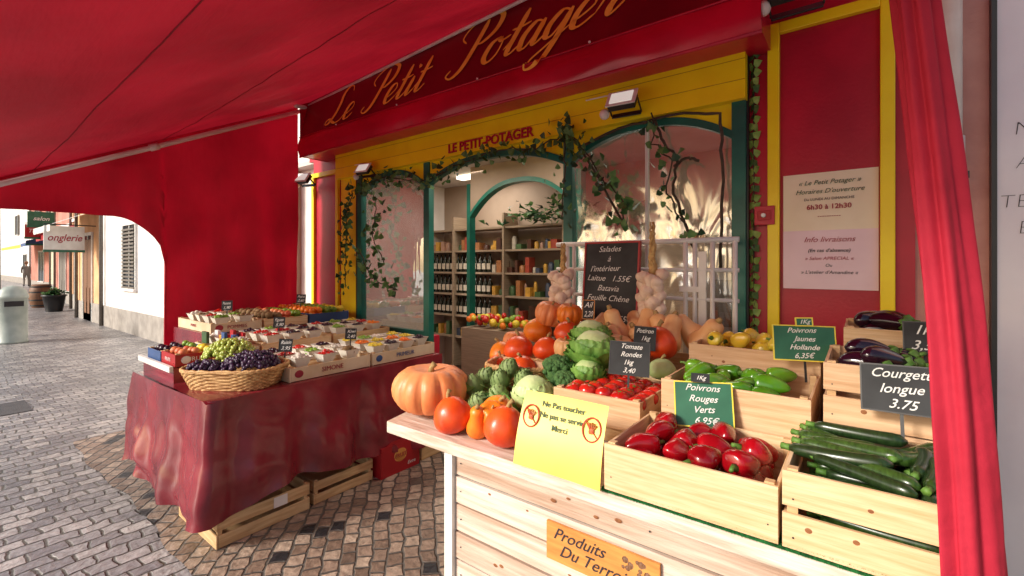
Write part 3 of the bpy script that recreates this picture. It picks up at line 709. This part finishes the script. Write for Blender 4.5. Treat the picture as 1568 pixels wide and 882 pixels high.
b=B()
for l in range(4):
    for i in range(7): zuke(b,(.02+R(-.02,.02),1.31+i*.047+R(-.006,.006),.90+l*.034+R(-.004,.004)),R(.20,.24),R(.016,.02),R(-.15,.15),R(-.05,.05))
for i in range(9): zuke(b,(-.01+R(-.05,.03),1.335+i*.032,1.045+R(-.004,.02)),R(.19,.22),R(.016,.02),R(-.6,-.05),R(-.12,.08))
for i in range(8): zuke(b,(.115+R(-.015,.015),1.36+i*.03,1.04+R(-.01,.02)),R(.13,.16),R(.018,.021),R(.6,1.6),R(-.15,.15))
b.obj('zucchini_pile')
b=B()
for i in range(12): eggp(b,(R(-.0,.12),R(1.77,1.96),1.19+R(0,.06)),R(.14,.17),.04,(R(1.3,1.8),R(-.2,.2),R(.8,2.2)))
for i in range(5): eggp(b,(R(.03,.13),R(2.18,2.34),1.27+R(0,.05)),.15,.04,(1.57,R(-.2,.2),R(.8,2.2)))
b.obj('aubergines')
b=B()
for l in range(2):
    for i in range(5):
        for j in range(5): tomato(b,(-.955+i*.067+R(-.006,.006)+l*.02,1.645+j*.062+R(-.006,.006),.965+l*.05+.012*math.sin(i)),R(.034,.04))
b.obj('tomatoes')
b=B(); pumpkin(b,(-1.565,1.45,.852),.178,.225,m_pump,12,.13); b.obj('pumpkin')
def one(fn,name,*a,**k):
    b=B(); fn(b,*a,**k); b.obj(name)
one(kuri,'red_kuri_squash',(-1.30,1.345,.852),.077,.145,m_kuri,(.1,-.25,0))
one(kuri,'red_kuri_squash',(-1.075,1.35,.852),.078,.148,m_kuri,(-.1,.15,0))
one(butternut,'butternut_squash',(-1.19,1.345,.92),.045,.14,(.35,.3,0),m_orng)
one(kuri,'red_kuri_squash',(-1.2,1.46,.87),.07,.15,m_orng,(.3,.5,0))
one(pumpkin,'turban_squash',(-1.165,1.40,.91),.055,.09,m_orng,8,.2,True,(.4,.4,0))
back=[(-1.55,2.28,1.06,.085,m_orng,1),(-1.40,2.36,1.10,.075,m_orng,0),(-1.53,2.08,.98,.085,m_kuri,1),(-1.38,2.12,1.0,.075,m_kuri,1),(-1.66,2.12,.95,.075,m_orng,1),(-1.62,1.98,.9,.07,m_kuri,1),(-1.42,1.98,.93,.07,m_kuri,1),
(-.77,2.14,1.08,.09,m_kuri,1),(-1.25,2.15,1.02,.075,m_bnut,0),(-1.72,2.3,.98,.08,m_pump,0),(-1.12,2.3,1.06,.08,m_orng,1),(-.95,2.1,1.06,.075,m_bnut,0),(-1.5,2.32,1.16,.09,m_pump,0),(-1.34,2.3,1.18,.075,m_orng,0),(-1.3,2.2,1.1,.07,m_kuri,1)]
for x,y,z,r,m,k in back: one(kuri if k else pumpkin,'orange_squash',(x,y,z),r,r*1.75,m,rot=(R(-.3,.3),R(-.3,.3),R(0,6)))
for x,y,z in ((-1.05,2.3,1.2),(-.9,2.36,1.21),(-.80,2.3,1.19),(-.68,2.36,1.2),(-.58,2.3,1.19),(-.98,2.42,1.2),(-1.2,2.4,1.17),(-1.0,2.2,1.13),(-.86,2.22,1.14),(-.74,2.25,1.2)):
    one(butternut,'butternut_squash',(x,y,z),.068,.2,(R(.3,1.0),R(-.7,.7),R(0,6)))
one(kuri,'onion',(-.69,1.99,1.03),.06,.09,m_cabw)
one(cabbage,'white_cabbage',(-1.10,1.60,.985),.095,m_cabw,m_cabw,10,.3)
one(cabbage,'savoy_cabbage',(-.97,1.90,1.14),.11,m_cabw,m_cab,18,1.6)
one(cabbage,'savoy_cabbage',(-1.06,2.04,1.18),.095,m_cabw,m_cab,16,1.6)
one(cabbage,'savoy_cabbage',(-.95,1.80,1.06),.07,m_cabw,m_cab,14,1.6)
one(broccoli,'broccoli',(-1.10,1.80,1.05),.08); one(broccoli,'broccoli',(-1.02,1.72,1.02),.06)
for p in ((-1.42,1.58,.965),(-1.33,1.66,.99),(-1.26,1.56,.95),(-1.47,1.72,.97),(-1.32,1.50,.92),(-1.36,1.76,1.02),(-1.22,1.7,1.0)):
    one(artichoke,'artichoke',p,.052,(R(-.6,.4),R(-.5,.5),R(0,6)))
b=B()
for i in range(60):
    leaf(b,TM((R(-1.45,-1.05),R(1.5,1.95),.93+R(0,.05)),(R(-.6,.6),R(-.6,.6),R(0,6)),R(.05,.09)),random.choice([m_leaf[1],m_cab,m_lgt]))
b.obj('loose_leaves')
def braid(x,y,zt,zb,name):
    b=B(); pts=[(x+.008*math.sin(i*1.2),y+.006*math.cos(i*1.2),zt+(zb-zt)*i/16) for i in range(17)]
    b.tube(pts,[.006+.02*(i/16) for i in range(17)],m_straw,7)
    for k in range(3): b.tube([(x+.012*math.sin(i*1.2+k*2.1),y-.012*abs(math.cos(i*.9+k)),zt+(zb-zt)*i/16) for i in range(17)],[.004+.008*(i/16) for i in range(17)],m_straw,6)
    for i in range(17):
        a=i*2.4; z=zb+.04-.014*i
        garlic(b,(x+.05*math.cos(a),y-.045*abs(math.sin(a))-.01,z),.036,(R(-.5,.5),R(-.5,.5),R(0,6)))
    b.obj(name)
braid(-1.46,2.45,1.66,1.42,'garlic_braid'); braid(-.90,2.45,1.76,1.42,'garlic_braid')
def basket(cx,cy,z0,a,c,h,rz,name):
    b=B();M=TM((cx,cy,z0),(0,0,rz)); rows=11
    def sup(t,a_,c_):
        ct,st=math.cos(t),math.sin(t); e=.55
        return Vector((a_*math.copysign(abs(ct)**e,ct),c_*math.copysign(abs(st)**e,st),0))
    for r_ in range(rows):
        k=.84+.16*r_/(rows-1)
        pts=[]
        for i in range(145):
            t=2*PI*i/144; w=1+.02*math.sin(t*24+(r_%2)*PI)
            p=sup(t,a*k*w,c*k*w); p.z=h*r_/(rows-1); pts.append(M@p)
        b.tube(pts,.0078,m_wick,5,False)
    for i in range(24):
        t=2*PI*(i+.5)/24; b.tube([M@(sup(t,a*.84,c*.84)),M@(sup(t,a,c)+Vector((0,0,h)))],.005,m_wick,5)
    for k in range(2):
        b.tube([M@(sup(2*PI*i/96,a*1.02,c*1.02)+Vector((0,0,h+.008+.006*math.sin(i*1.1+k*PI)))) for i in range(97)],.009,m_wick,6,False)
    b.add([M@(sup(2*PI*i/32,a*.84,c*.84)+Vector((0,0,.006))) for i in range(32)],[tuple(range(32))],m_wick)
    b.obj(name)
basket(-1.42,1.95,.92,.17,.12,.08,.3,'wicker_basket')
m_tgreen=mat('tag_green',(50,112,84),(38,94,70),.5,8)
def tag(p,w,h,rz,tilt,lines,edge=None,face=m_black,stick=True,name='price_tag'):
    b=B();M=TM(p,(math.radians(tilt),R(-.05,.05),rz))
    b.box((-w/2,-.002,-h/2),(w/2,.002,h/2),face,M)
    e=edge or m_dark;t=.004
    for a,c in (((-w/2-t,-.003,-h/2-t),(w/2+t,.003,-h/2)),((-w/2-t,-.003,h/2),(w/2+t,.003,h/2+t)),((-w/2-t,-.003,-h/2),(-w/2,.003,h/2)),((w/2,-.003,-h/2),(w/2+t,.003,h/2))): b.box(a,c,e,M)
    n=len(lines); s=h/n
    for i,l in enumerate(lines): b.text(l,s*.86,m_chalk,M@TM((R(-.04,.04)*w,-.0034,h/2-s*(i+.5)),(0,R(-.06,.03),0)),shear=.38,maxw=w*.84,bold=.0002)
    if stick: b.box((-.004,.001,-h/2-.08),(.004,.004,-h/2),m_dark,M)
    b.obj(name)
tag((-.734,1.74,1.155),.15,.125,.25,-12,['Tomate','Rondes','1kg','3,40'])
tag((-.169,2.03,1.235),.20,.125,.35,-12,['Poivrons','Jaunes','Hollande','6,35€'],m_ysign,m_tgreen); tag((-.169,2.028,1.315),.05,.025,.35,-12,['1Kg'],m_ysign,m_tgreen,False)
tag((-.419,1.61,1.062),.175,.14,.3,-14,['Poivrons','Rouges','Verts','6,95€'],m_ysign,m_tgreen); tag((-.43,1.615,1.148),.05,.022,.3,-14,['1Kg'],m_black,m_black,False)
tag((.085,1.61,1.195),.165,.12,-.1,-12,['Courgette','longue','3.75'])
tag((.165,2.0,1.29),.1,.1,-.1,-12,['1kg','3,50'])
tag((-.79,2.05,1.19),.09,.1,.3,-10,['Potiron','1kg','2,50']); tag((-1.2,2.28,1.28),.06,.10,.3,-10,['Ail','2,20'],m_kraft); tag((-1.36,2.28,1.24),.06,.09,.3,-10,['Courge','1,80'],m_kraft)

# ---------------- left table ----------------
b=B()
def skirt(path,zt,hem,m,seed=0,amp=.024,nper=70):
    P=[Vector(p).to_3d() for p in path]; L_=[0]
    for i in range(1,len(P)): L_.append(L_[-1]+(P[i]-P[i-1]).length)
    T=L_[-1]
    def at(s):
        for i in range(1,len(P)):
            if s<=L_[i]+1e-9:
                q=P[i-1].lerp(P[i],(s-L_[i-1])/(L_[i]-L_[i-1])); d=(P[i]-P[i-1]).normalized(); return q,Vector((d.y,-d.x,0))
        return P[-1],Vector((1,0,0))
    def f(u,v):
        s=u*T; q,n=at(s); q2,n2=at(min(T,s+.05)); q3,n3=at(max(0,s-.05)); n=(n+n2+n3).normalized()
        w=v**.8
        off=.008+w*(.04+amp*math.sin(s*17+seed)+amp*.6*math.sin(s*31+1+seed+v)+.05*noise.noise(Vector((s*2.5,v*2,seed)))+.025*noise.noise(Vector((s*7-v*3,v*5,seed+4))))
        z=zt-v*(zt-hem(s))
        return Vector((q.x,q.y,z))+n*off
    b.surf(int(T*nper),26,f,m)
path=[(-2.75,2.66),(-2.75,1.02),(-2.765,.975),(-2.81,.96),(-3.35,.94),(-3.95,.94)]
path=path[::-1]
skirt([(x,y,0) for x,y in path],.80,lambda s:.19+.045*math.sin(s*4.2+.6)+.02*math.sin(s*9),m_cloth,1.0)
b.surf(40,60,lambda u,v:Vector((-3.95+u*1.205,.95+v*1.7,.80+.004*noise.noise(Vector((u*6,v*8,2)))+(-.01*max(0,(abs(u-.5)-.48)*50)))),m_cloth)
b.obj('table_with_cloth')
b=B()
b.box((-3.95,.99,.5),(-3.36,2.65,.89),m_cloth); b.box((-4.75,1.4,.5),(-3.96,2.65,.99),m_cloth)
for p in ((-4.7,1.45),(-4.7,2.6),(-4.0,1.45)): b.box((p[0],p[1],0),(p[0]+.04,p[1]+.04,.5),m_dark)
b.box((-3.97,.965,.87),(-3.35,.985,.905),m_offw)
b.obj('tiered_display_stand')
def bowls(x0,x1,y0,y1,z,name,keys):
    b=B(); nx=max(1,int((x1-x0)/.15)); ny=max(1,int((y1-y0)/.14))
    for i in range(nx):
        for j in range(ny):
            cx=x0+(i+.5)*(x1-x0)/nx; cy=y0+(j+.5)*(y1-y0)/ny
            M=TM((cx,cy,z+R(0,.006)),(0,0,PI/4+R(-.1,.1)))
            b.lathe([(.05,0),(.080,.060),(.086,.062),(.078,.056),(.05,.008),(0,.008)],m_pun,M,4,False)
            k=random.choice(keys)
            for q in range(12):
                a=q*2.4; rr=.042*math.sqrt(q/12); b.sph((cx+rr*math.cos(a),cy+rr*math.sin(a),z+.058+R(-.004,.014)-rr*.2),R(.014,.021),cols[k],7)
    b.obj(name)
def fill(x0,x1,y0,y1,z,r,keys,name,layers=2):
    b=B()
    for l in range(layers):
        nx=max(1,int((x1-x0-l*r)/(2*r)));ny=max(1,int((y1-y0-l*r)/(2*r)))
        for i in range(nx):
            for j in range(ny):
                k=keys[int(j*len(keys)/ny)] if len(keys)>1 else keys[0]
                b.sph((x0+(i+.5)*(x1-x0)/nx+R(-.2,.2)*r,y0+(j+.5)*(y1-y0)/ny+R(-.2,.2)*r,z+r+l*r*1.5+R(-.2,.2)*r),r*R(.9,1.08),cols[k],8,(1,1,.93))
    b.obj(name)
crate(-3.33,-2.79,1.42,2.0,.803,.89,1,m_card,'fruit_crate','SIMONE',m_inkr); crate(-3.33,-2.79,2.02,2.62,.803,.89,1,m_card,'fruit_crate','PRIMEUR',m_boxb)
bowls(-3.31,-2.8,1.44,1.98,.87,'fruit_punnets','gkrwgkbp'); bowls(-3.31,-2.8,2.04,2.6,.87,'fruit_punnets','okrlgwg')
crate(-3.9,-3.64,1.0,1.26,.893,.96,1,m_boxb,'fruit_box'); crate(-3.62,-3.37,1.0,1.26,.893,.97,1,m_boxr,'fruit_box','FRUITS',m_paper); crate(-3.9,-3.37,1.28,1.5,.893,.96,1,m_card,'fruit_box'); crate(-3.9,-3.37,1.52,2.05,.893,.97,1,None,'fruit_crate'); crate(-3.9,-3.37,2.07,2.62,.893,.97,1,m_wood2,'fruit_crate')
fill(-3.88,-3.66,1.02,1.24,.90,.026,'kg','plums_and_limes'); fill(-3.60,-3.39,1.02,1.24,.90,.028,'pl','peaches_and_lemons'); bowls(-3.89,-3.38,1.28,1.5,.945,'fruit_punnets','wsgp')
bowls(-3.89,-3.38,1.54,2.03,.95,'fruit_punnets','grskw'); bowls(-3.89,-3.38,2.09,2.6,.95,'fruit_punnets','orlkg')
crate(-4.7,-4.0,1.42,1.8,.993,1.07,1,m_card,'fruit_box','POMMES',m_inkr); crate(-4.7,-4.0,1.82,2.2,.993,1.07,1,None,'fruit_crate'); crate(-4.7,-4.0,2.22,2.62,.993,1.08,1,m_boxb,'fruit_box')
bowls(-4.68,-4.02,1.44,1.78,1.045,'fruit_punnets','gbpwr'); fill(-4.68,-4.02,1.84,2.18,1.01,.032,'bpg','kiwis_and_peaches'); fill(-4.68,-4.02,2.24,2.6,1.02,.032,'ogl','oranges')
b=B()
for i in range(9):
    x=R(-3.84,-3.5); b.box((x,1.29+i*.022,.965),(x+R(.05,.09),1.31+i*.022,1.03+R(0,.05)),random.choice([m_boxb,m_boxr,m_paper,pal[1],pal[2]]))
b.obj('packaged_goods',bevel=.002)
basket(-3.03,1.22,.806,.265,.19,.10,.62,'wicker_basket')
b=B(); Mg=TM((-3.03,1.22,.9),(0,0,.62))
def grapes(c,a,n,m):
    for i in range(n):
        th=R(0,2*PI); q=math.sqrt(R(0,1)); x=c[0]+a[0]*q*math.cos(th); y=c[1]+a[1]*q*math.sin(th); z=c[2]+a[2]*math.sqrt(max(0,1-q*q))+R(-.02,.012)
        b.sph(Mg@Vector((x,y,z)),R(.0115,.0145),m,7,(1,1,1.12))
grapes((-.08,.06,.03),(.16,.12,.12),430,m_gg); b.obj('green_grapes')
b=B(); grapes((.10,-.02,.01),(.15,.15,.08),420,m_pg); grapes((-.12,-.09,.0),(.12,.08,.05),170,m_pg); b.obj('purple_grapes')
for (x,y,z,l) in ((-3.0,1.5,1.0,['Raisin','3,95']),(-3.1,2.05,1.0,['Kiwi','2,40']),(-3.6,1.75,1.08,['Figues','5,90']),(-4.3,1.65,1.18,['Pomme','1,90']),(-4.3,2.3,1.2,['Poire','2,60'])):
    tag((x,y,z),.075,.075,.85,-10,l)
crate(-3.3,-2.74,1.0,1.52,.004,.17,2,m_wood2,'wooden_crate'); crate(-3.3,-2.76,1.56,2.0,.004,.15,2,m_wood2,'wooden_crate')
b=B(); b.box((-3.2,2.03,.004),(-2.70,2.38,.22),m_boxr); b.box((-3.19,2.04,.22),(-2.72,2.37,.222),m_dark)
b.sph((-2.70,2.2,.13),.06,m_kraft,14,(.03,1,.8)); b.text('FRUIT',.04,m_inkr,TM((-2.694,2.2,.13),(0,0,PI/2))); b.text('Extra',.035,m_paper,TM((-2.697,2.3,.05),(0,0,PI/2)),shear=.3)
b.prism([(-.13,.22),(.13,.22),(.08,.245),(-.08,.245)],0,.004,m_boxr,TM((-2.702,2.2,0),(0,0,PI/2)))
b.obj('red_fruit_box',bevel=.004)
crate(-3.2,-2.72,2.42,2.64,.004,.2,1,m_wood2,'wooden_crate')
b=B(); b.box((-2.738,1.3,.10),(-2.736,1.38,.16),m_paper); b.obj('paper_label')

# ---------------- street ----------------
def building(name,x0,x1,y,h,m,bays,shutter):
    e=empty(name); b=B(); b.box((x0,y,0),(x1,y+6,h),m); b.box((x0+.003,y-.03,0),(x1-.003,y-.002,.5),mat(name+'_plinth',(170,162,154),None,.8,5))
    b.box((x0-.02,y-.35,h),(x1+.02,y+6.2,h+.18),m_roof)
    b.box((x0,y-.05,3.0),(x1,y-.001,3.1),m_wallw)
    b.tube([(x0+.2,y-.07,0),(x0+.2,y-.07,h)],.04,m_shut,8)
    b.obj('walls',e)
    b=B()
    for (cx,w,z0,hh,kind) in bays:
        b.box((cx-w/2,y-.012,z0),(cx+w/2,y-.004,z0+hh),m_glassd)
        b.box((cx-w/2-.06,y-.05,z0+hh),(cx+w/2+.06,y-.003,z0+hh+.08),m_wallw)
        if z0>.1: b.box((cx-w/2-.06,y-.07,z0-.06),(cx+w/2+.06,y-.003,z0),m_wallw)
        b.box((cx-.02,y-.03,z0),(cx+.02,y-.013,z0+hh),m_offw)
        b.box((cx-w/2-.05,y-.04,z0),(cx-w/2,y-.003,z0+hh),m_offw);b.box((cx+w/2,y-.04,z0),(cx+w/2+.05,y-.003,z0+hh),m_offw)
        if kind=='s':
            for sx in (cx-w/2-.05-w/2,cx+w/2+.05):
                b.box((sx,y-.07,z0-.02),(sx+w/2,y-.042,z0+hh),shutter)
                k=z0+.05
                while k<z0+hh-.05: b.box((sx+.04,y-.085,k),(sx+w/2-.04,y-.07,k+.03),shutter); k+=.07
        if kind=='l':
            k=z0
            while k<z0+hh-.05: b.box((cx-w/2,y-.06,k),(cx+w/2,y-.03,k+.04),shutter); k+=.08
        if kind=='d': b.box((cx-w/2+.05,y-.03,0),(cx+w/2-.05,y-.014,hh*.96),shutter); b.box((cx-w/2+.2,y-.04,.2),(cx-.06,y-.03,.9),shutter); b.box((cx+.06,y-.04,.2),(cx+w/2-.2,y-.03,.9),shutter)
    b.obj('windows_and_doors',e)
building('white_house',-15.3,-5.1,3.0,8,m_wallw,[(-12.9,.9,1.0,1.4,'l'),(-8,1.0,1,1.5,'s'),(-13.5,1,4,1.6,'s'),(-10,1,4,1.6,'s'),(-7,1,4,1.6,'s')],m_shut)
building('peach_house',-18.2,-15.32,3.02,9,m_peach,[(-16.9,1.0,.02,2.3,'d'),(-16.8,1,4,1.6,'s')],m_shutb)
building('ochre_house',-22,-18.22,3.5,8.5,m_ochre,[(-19.2,1.1,.4,1.9,'f'),(-20.9,1.0,.02,2.2,'d'),(-20,1,4,1.6,'s')],m_shut)
building('rose_house',-27,-22.02,3.8,9.5,m_rose,[(-23.3,1.6,.5,1.8,'f'),(-25.5,1.2,.02,2.3,'d'),(-24,1,4,1.6,'s'),(-26,1,4,1.6,'s')],m_shut)
building('cream_house',-34,-27.02,4.6,8,m_cream,[(-28.6,1.6,.5,1.8,'f'),(-31,1.2,.02,2.3,'d'),(-29,1,4,1.6,'s'),(-32,1,4,1.6,'s')],m_shutb)
building('red_house',-44,-34.02,5.0,10,m_rose,[(-36,1.8,.5,1.8,'f'),(-40,1.8,.5,1.8,'f'),(-37,1,4,1.6,'s'),(-41,1,4,1.6,'s')],m_shut)
building('pale_house',-70,-44.02,5.6,9,m_wallw,[(-47,1.8,.5,1.8,'f'),(-52,1.8,.5,1.8,'f'),(-48,1,4,1.6,'s'),(-56,1,4,1.6,'s')],m_shut)
def shopawn(x0,x1,y,z,d,m,name='shop_awning'):
    b=B(); b.surf(12,4,lambda u,v:Vector((x0+u*(x1-x0),y-d*v,z-.45*v)),m); b.surf(24,1,lambda u,v:Vector((x0+u*(x1-x0),y-d-.01,z-.45-v*(.14+.03*abs(math.sin(u*30))))),m); b.obj(name)
shopawn(-18,-15.6,3.0,2.95,.9,m_offw); shopawn(-21.8,-18.6,3.5,2.9,.9,m_boxr); shopawn(-26.8,-22.4,3.8,3.0,1.2,m_wallw); shopawn(-33,-28,4.6,3,1.2,m_boxb); shopawn(-43,-35,5.0,3,1.4,m_ysign)
def hang(x,y,z,w,h,t,m,mi):
    b=B(); b.box((x-.03,y-w/2,z-h/2),(x+.03,y+w/2,z+h/2),m); b.text(t,h*.4,mi,TM((x+.033,y,z),(0,0,PI/2)),maxw=w*.85,shear=.3,bold=.003)
    b.tube([(x,y-w/2,z+h/2+.04),(x,y+w/2+.3,z+h/2+.04)],.015,m_dark,6); b.box((x-.032,y-w/2-.01,z-h/2-.06),(x+.032,y+w/2+.01,z-h/2),m_tgreen); b.obj('hanging_shop_sign',bevel=.01)
hang(-16.1,2.42,2.2,.75,.6,'onglerie',m_offw,m_inkr); hang(-18.9,2.35,2.85,.55,.4,'salon',m_tgreen,m_paper); hang(-21,2.5,2.6,.5,.4,'Tabac',m_boxr,m_paper); hang(-24.5,2.9,2.6,.5,.6,'bar',m_boxb,m_paper); hang(-28,3.6,2.8,.6,.6,'café',m_offw,m_inkr); hang(-32,3.9,3.0,.6,.8,'Presse',m_ysign,m_inkr)
m_bin=mat('bin_grey',(176,184,176),(156,166,158),.45,5)
b=B(); M=TM((-13.2,1.25,0)); b.lathe([(0,0),(.22,0),(.22,.04),(.21,.05),(.21,.86),(.225,.87),(.225,.93),(.21,.94),(.19,1.02),(.12,1.09),(0,1.12)],m_bin,M,28); b.box((-13.0,1.12,.72),(-12.985,1.38,.82),m_dark); b.obj('litter_bin')
b=B(); b.tube([(-14.4,1.15,0),(-14.4,1.15,3.6)],[.05,.035],m_dark,10); b.tube([(-14.4,1.15,0),(-14.4,1.15,.5)],.075,m_dark,10)
b.tube([(-14.4,1.15,3.55),(-14.2,1.15,3.8),(-13.9,1.15,3.8)],.025,m_dark,8); b.lathe([(0,.12),(.08,.08),(.2,0),(.17,-.02),(0,-.02)],m_dark,TM((-13.85,1.15,3.72)),14); b.obj('street_lamp')
b=B(); M=TM((-23.3,2.9,0)); b.lathe([(.24,0),(.3,.2),(.325,.4),(.3,.62),(.24,.82),(0,.82)],m_shutb,M,20)
for z in (.08,.27,.55,.74): b.lathe([(.262+.06*math.sin(PI*z/.82),z-.025),(.262+.06*math.sin(PI*z/.82),z+.025)],m_dark,M,20)
b.obj('wine_barrel')
b=B(); M=TM((-20.9,2.9,0)); b.lathe([(.2,0),(.28,.5),(.31,.5),(.31,.54),(.25,.54),(0,.5)],m_dark,M,18)
for i in range(120): leaf(b,TM((-20.9+random.gauss(0,.12),2.9+random.gauss(0,.12),.56+abs(random.gauss(0,.07))),(R(-1,1),R(-1,1),R(0,6)),R(.08,.13)),random.choice(m_leaf))
b.obj('potted_plant')
def person(loc,rz,shirt,trous,hairc,name,ph=1):
    J={'pel':(0,0,.93),'chest':(0,.0,1.22),'neck':(0,0,1.46),'hd':(0,.01,1.53),
    'sl':(.18,0,1.40),'el':(.23,-.08*ph,1.12),'hl':(.22,.06-.1*ph,.88),'sr':(-.18,0,1.40),'er':(-.23,.06*ph,1.13),'hr':(-.22,.2*ph,.92),
    'tl':(.10,0,.88),'kl':(.10,.14*ph,.50),'al':(.10,.1*ph,.08),'fl':(.10,.24*ph if ph>0 else .02,.04),'tr':(-.10,0,.88),'kr':(-.10,-.03*ph,.48),'ar':(-.10,-.26*ph,.10),'fr':(-.10,-.14*ph,.04)}
    rad={'pel':.15,'chest':.15,'neck':.06,'hd':.055,'sl':.07,'el':.045,'hl':.035,'sr':.07,'er':.045,'hr':.035,'tl':.095,'kl':.062,'al':.045,'fl':.04,'tr':.095,'kr':.062,'ar':.045,'fr':.04}
    E=[('pel','chest'),('chest','neck'),('neck','hd'),('chest','sl'),('sl','el'),('el','hl'),('chest','sr'),('sr','er'),('er','hr'),('pel','tl'),('tl','kl'),('kl','al'),('al','fl'),('pel','tr'),('tr','kr'),('kr','ar'),('ar','fr')]
    ks=list(J); me=bpy.data.meshes.new('p'); me.from_pydata([J[k] for k in ks],[(ks.index(a),ks.index(c)) for a,c in E],[])
    o=bpy.data.objects.new('p',me); sc.collection.objects.link(o); o.modifiers.new('s','SKIN')
    for i,k in enumerate(ks):
        sv=me.skin_vertices[0].data[i]; sv.radius=(rad[k],rad[k]*(.75 if k in('pel','chest') else 1)); sv.use_root=(k=='pel')
    q=o.modifiers.new('u','SUBSURF'); q.levels=1
    ev=bpy.data.meshes.new_from_object(o.evaluated_get(bpy.context.evaluated_depsgraph_get()))
    b=B();M=TM(loc,(0,0,rz)); skin=mat(name+'_skin',(200,150,120),None,.6,5)
    for p in ev.polygons:
        c=p.center; m=skin if (c.z>1.45 or (abs(c.x)>.17 and c.z<.93)) else shirt if c.z>.92 else trous if c.z>.1 else m_dark
        b.add([M@ev.vertices[i].co for i in p.vertices],[tuple(range(len(p.vertices)))],m,True)
    bpy.data.objects.remove(o)
    b.sph(M@Vector((0,.015,1.63)),.1,skin,14,(.82,.95,1.18)); b.sph(M@Vector((0,-.015,1.66)),.108,hairc,14,(.88,.95,1.08))
    b.sph(M@Vector((0,.115,1.62)),.016,skin,6); b.sph(M@Vector((.03,.1,1.64)),.009,m_dark,6); b.sph(M@Vector((-.03,.1,1.64)),.009,m_dark,6)
    for s_ in (-1,1): b.sph(M@Vector((.085*s_,.01,1.62)),.02,skin,6)
    b.obj(name)
person((-46,5.0,0),1.4,m_shut,m_shut,m_shutb,'pedestrian',1)

# ---------------- light, camera ----------------
w=bpy.data.worlds.new('World'); sc.world=w; w.use_nodes=True; nt=w.node_tree
ELEV=27
sky=nt.nodes.new('ShaderNodeTexSky'); sky.sky_type='NISHITA'; sky.sun_disc=False; sky.sun_elevation=math.radians(ELEV); sky.sun_rotation=math.radians(205); sky.dust_density=3; sky.ozone_density=.5
bg=nt.nodes['Background']; bg.inputs[1].default_value=.15; nt.links.new(sky.outputs[0],bg.inputs[0])
s=bpy.data.lights.new('sun','SUN'); s.energy=4.1; s.angle=math.radians(12); s.color=(1,.95,.88)
so=bpy.data.objects.new('sun',s); sc.collection.objects.link(so)
az=math.radians(205); el=math.radians(ELEV); d=Vector((math.sin(az)*math.cos(el),math.cos(az)*math.cos(el),math.sin(el)))
so.rotation_euler=d.to_track_quat('Z','Y').to_euler(); so.location=d*20
cam=bpy.data.cameras.new('camera'); co=bpy.data.objects.new('camera',cam); sc.collection.objects.link(co); sc.camera=co
cam.lens=16.15; cam.sensor_width=36; cam.shift_y=-.023; cam.clip_start=.05; cam.clip_end=600
co.location=(0,0,1.53); co.rotation_euler=(PI/2,0,math.radians(37.2))
sc.view_settings.view_transform='Standard'; sc.view_settings.look='None'; sc.view_settings.exposure=0
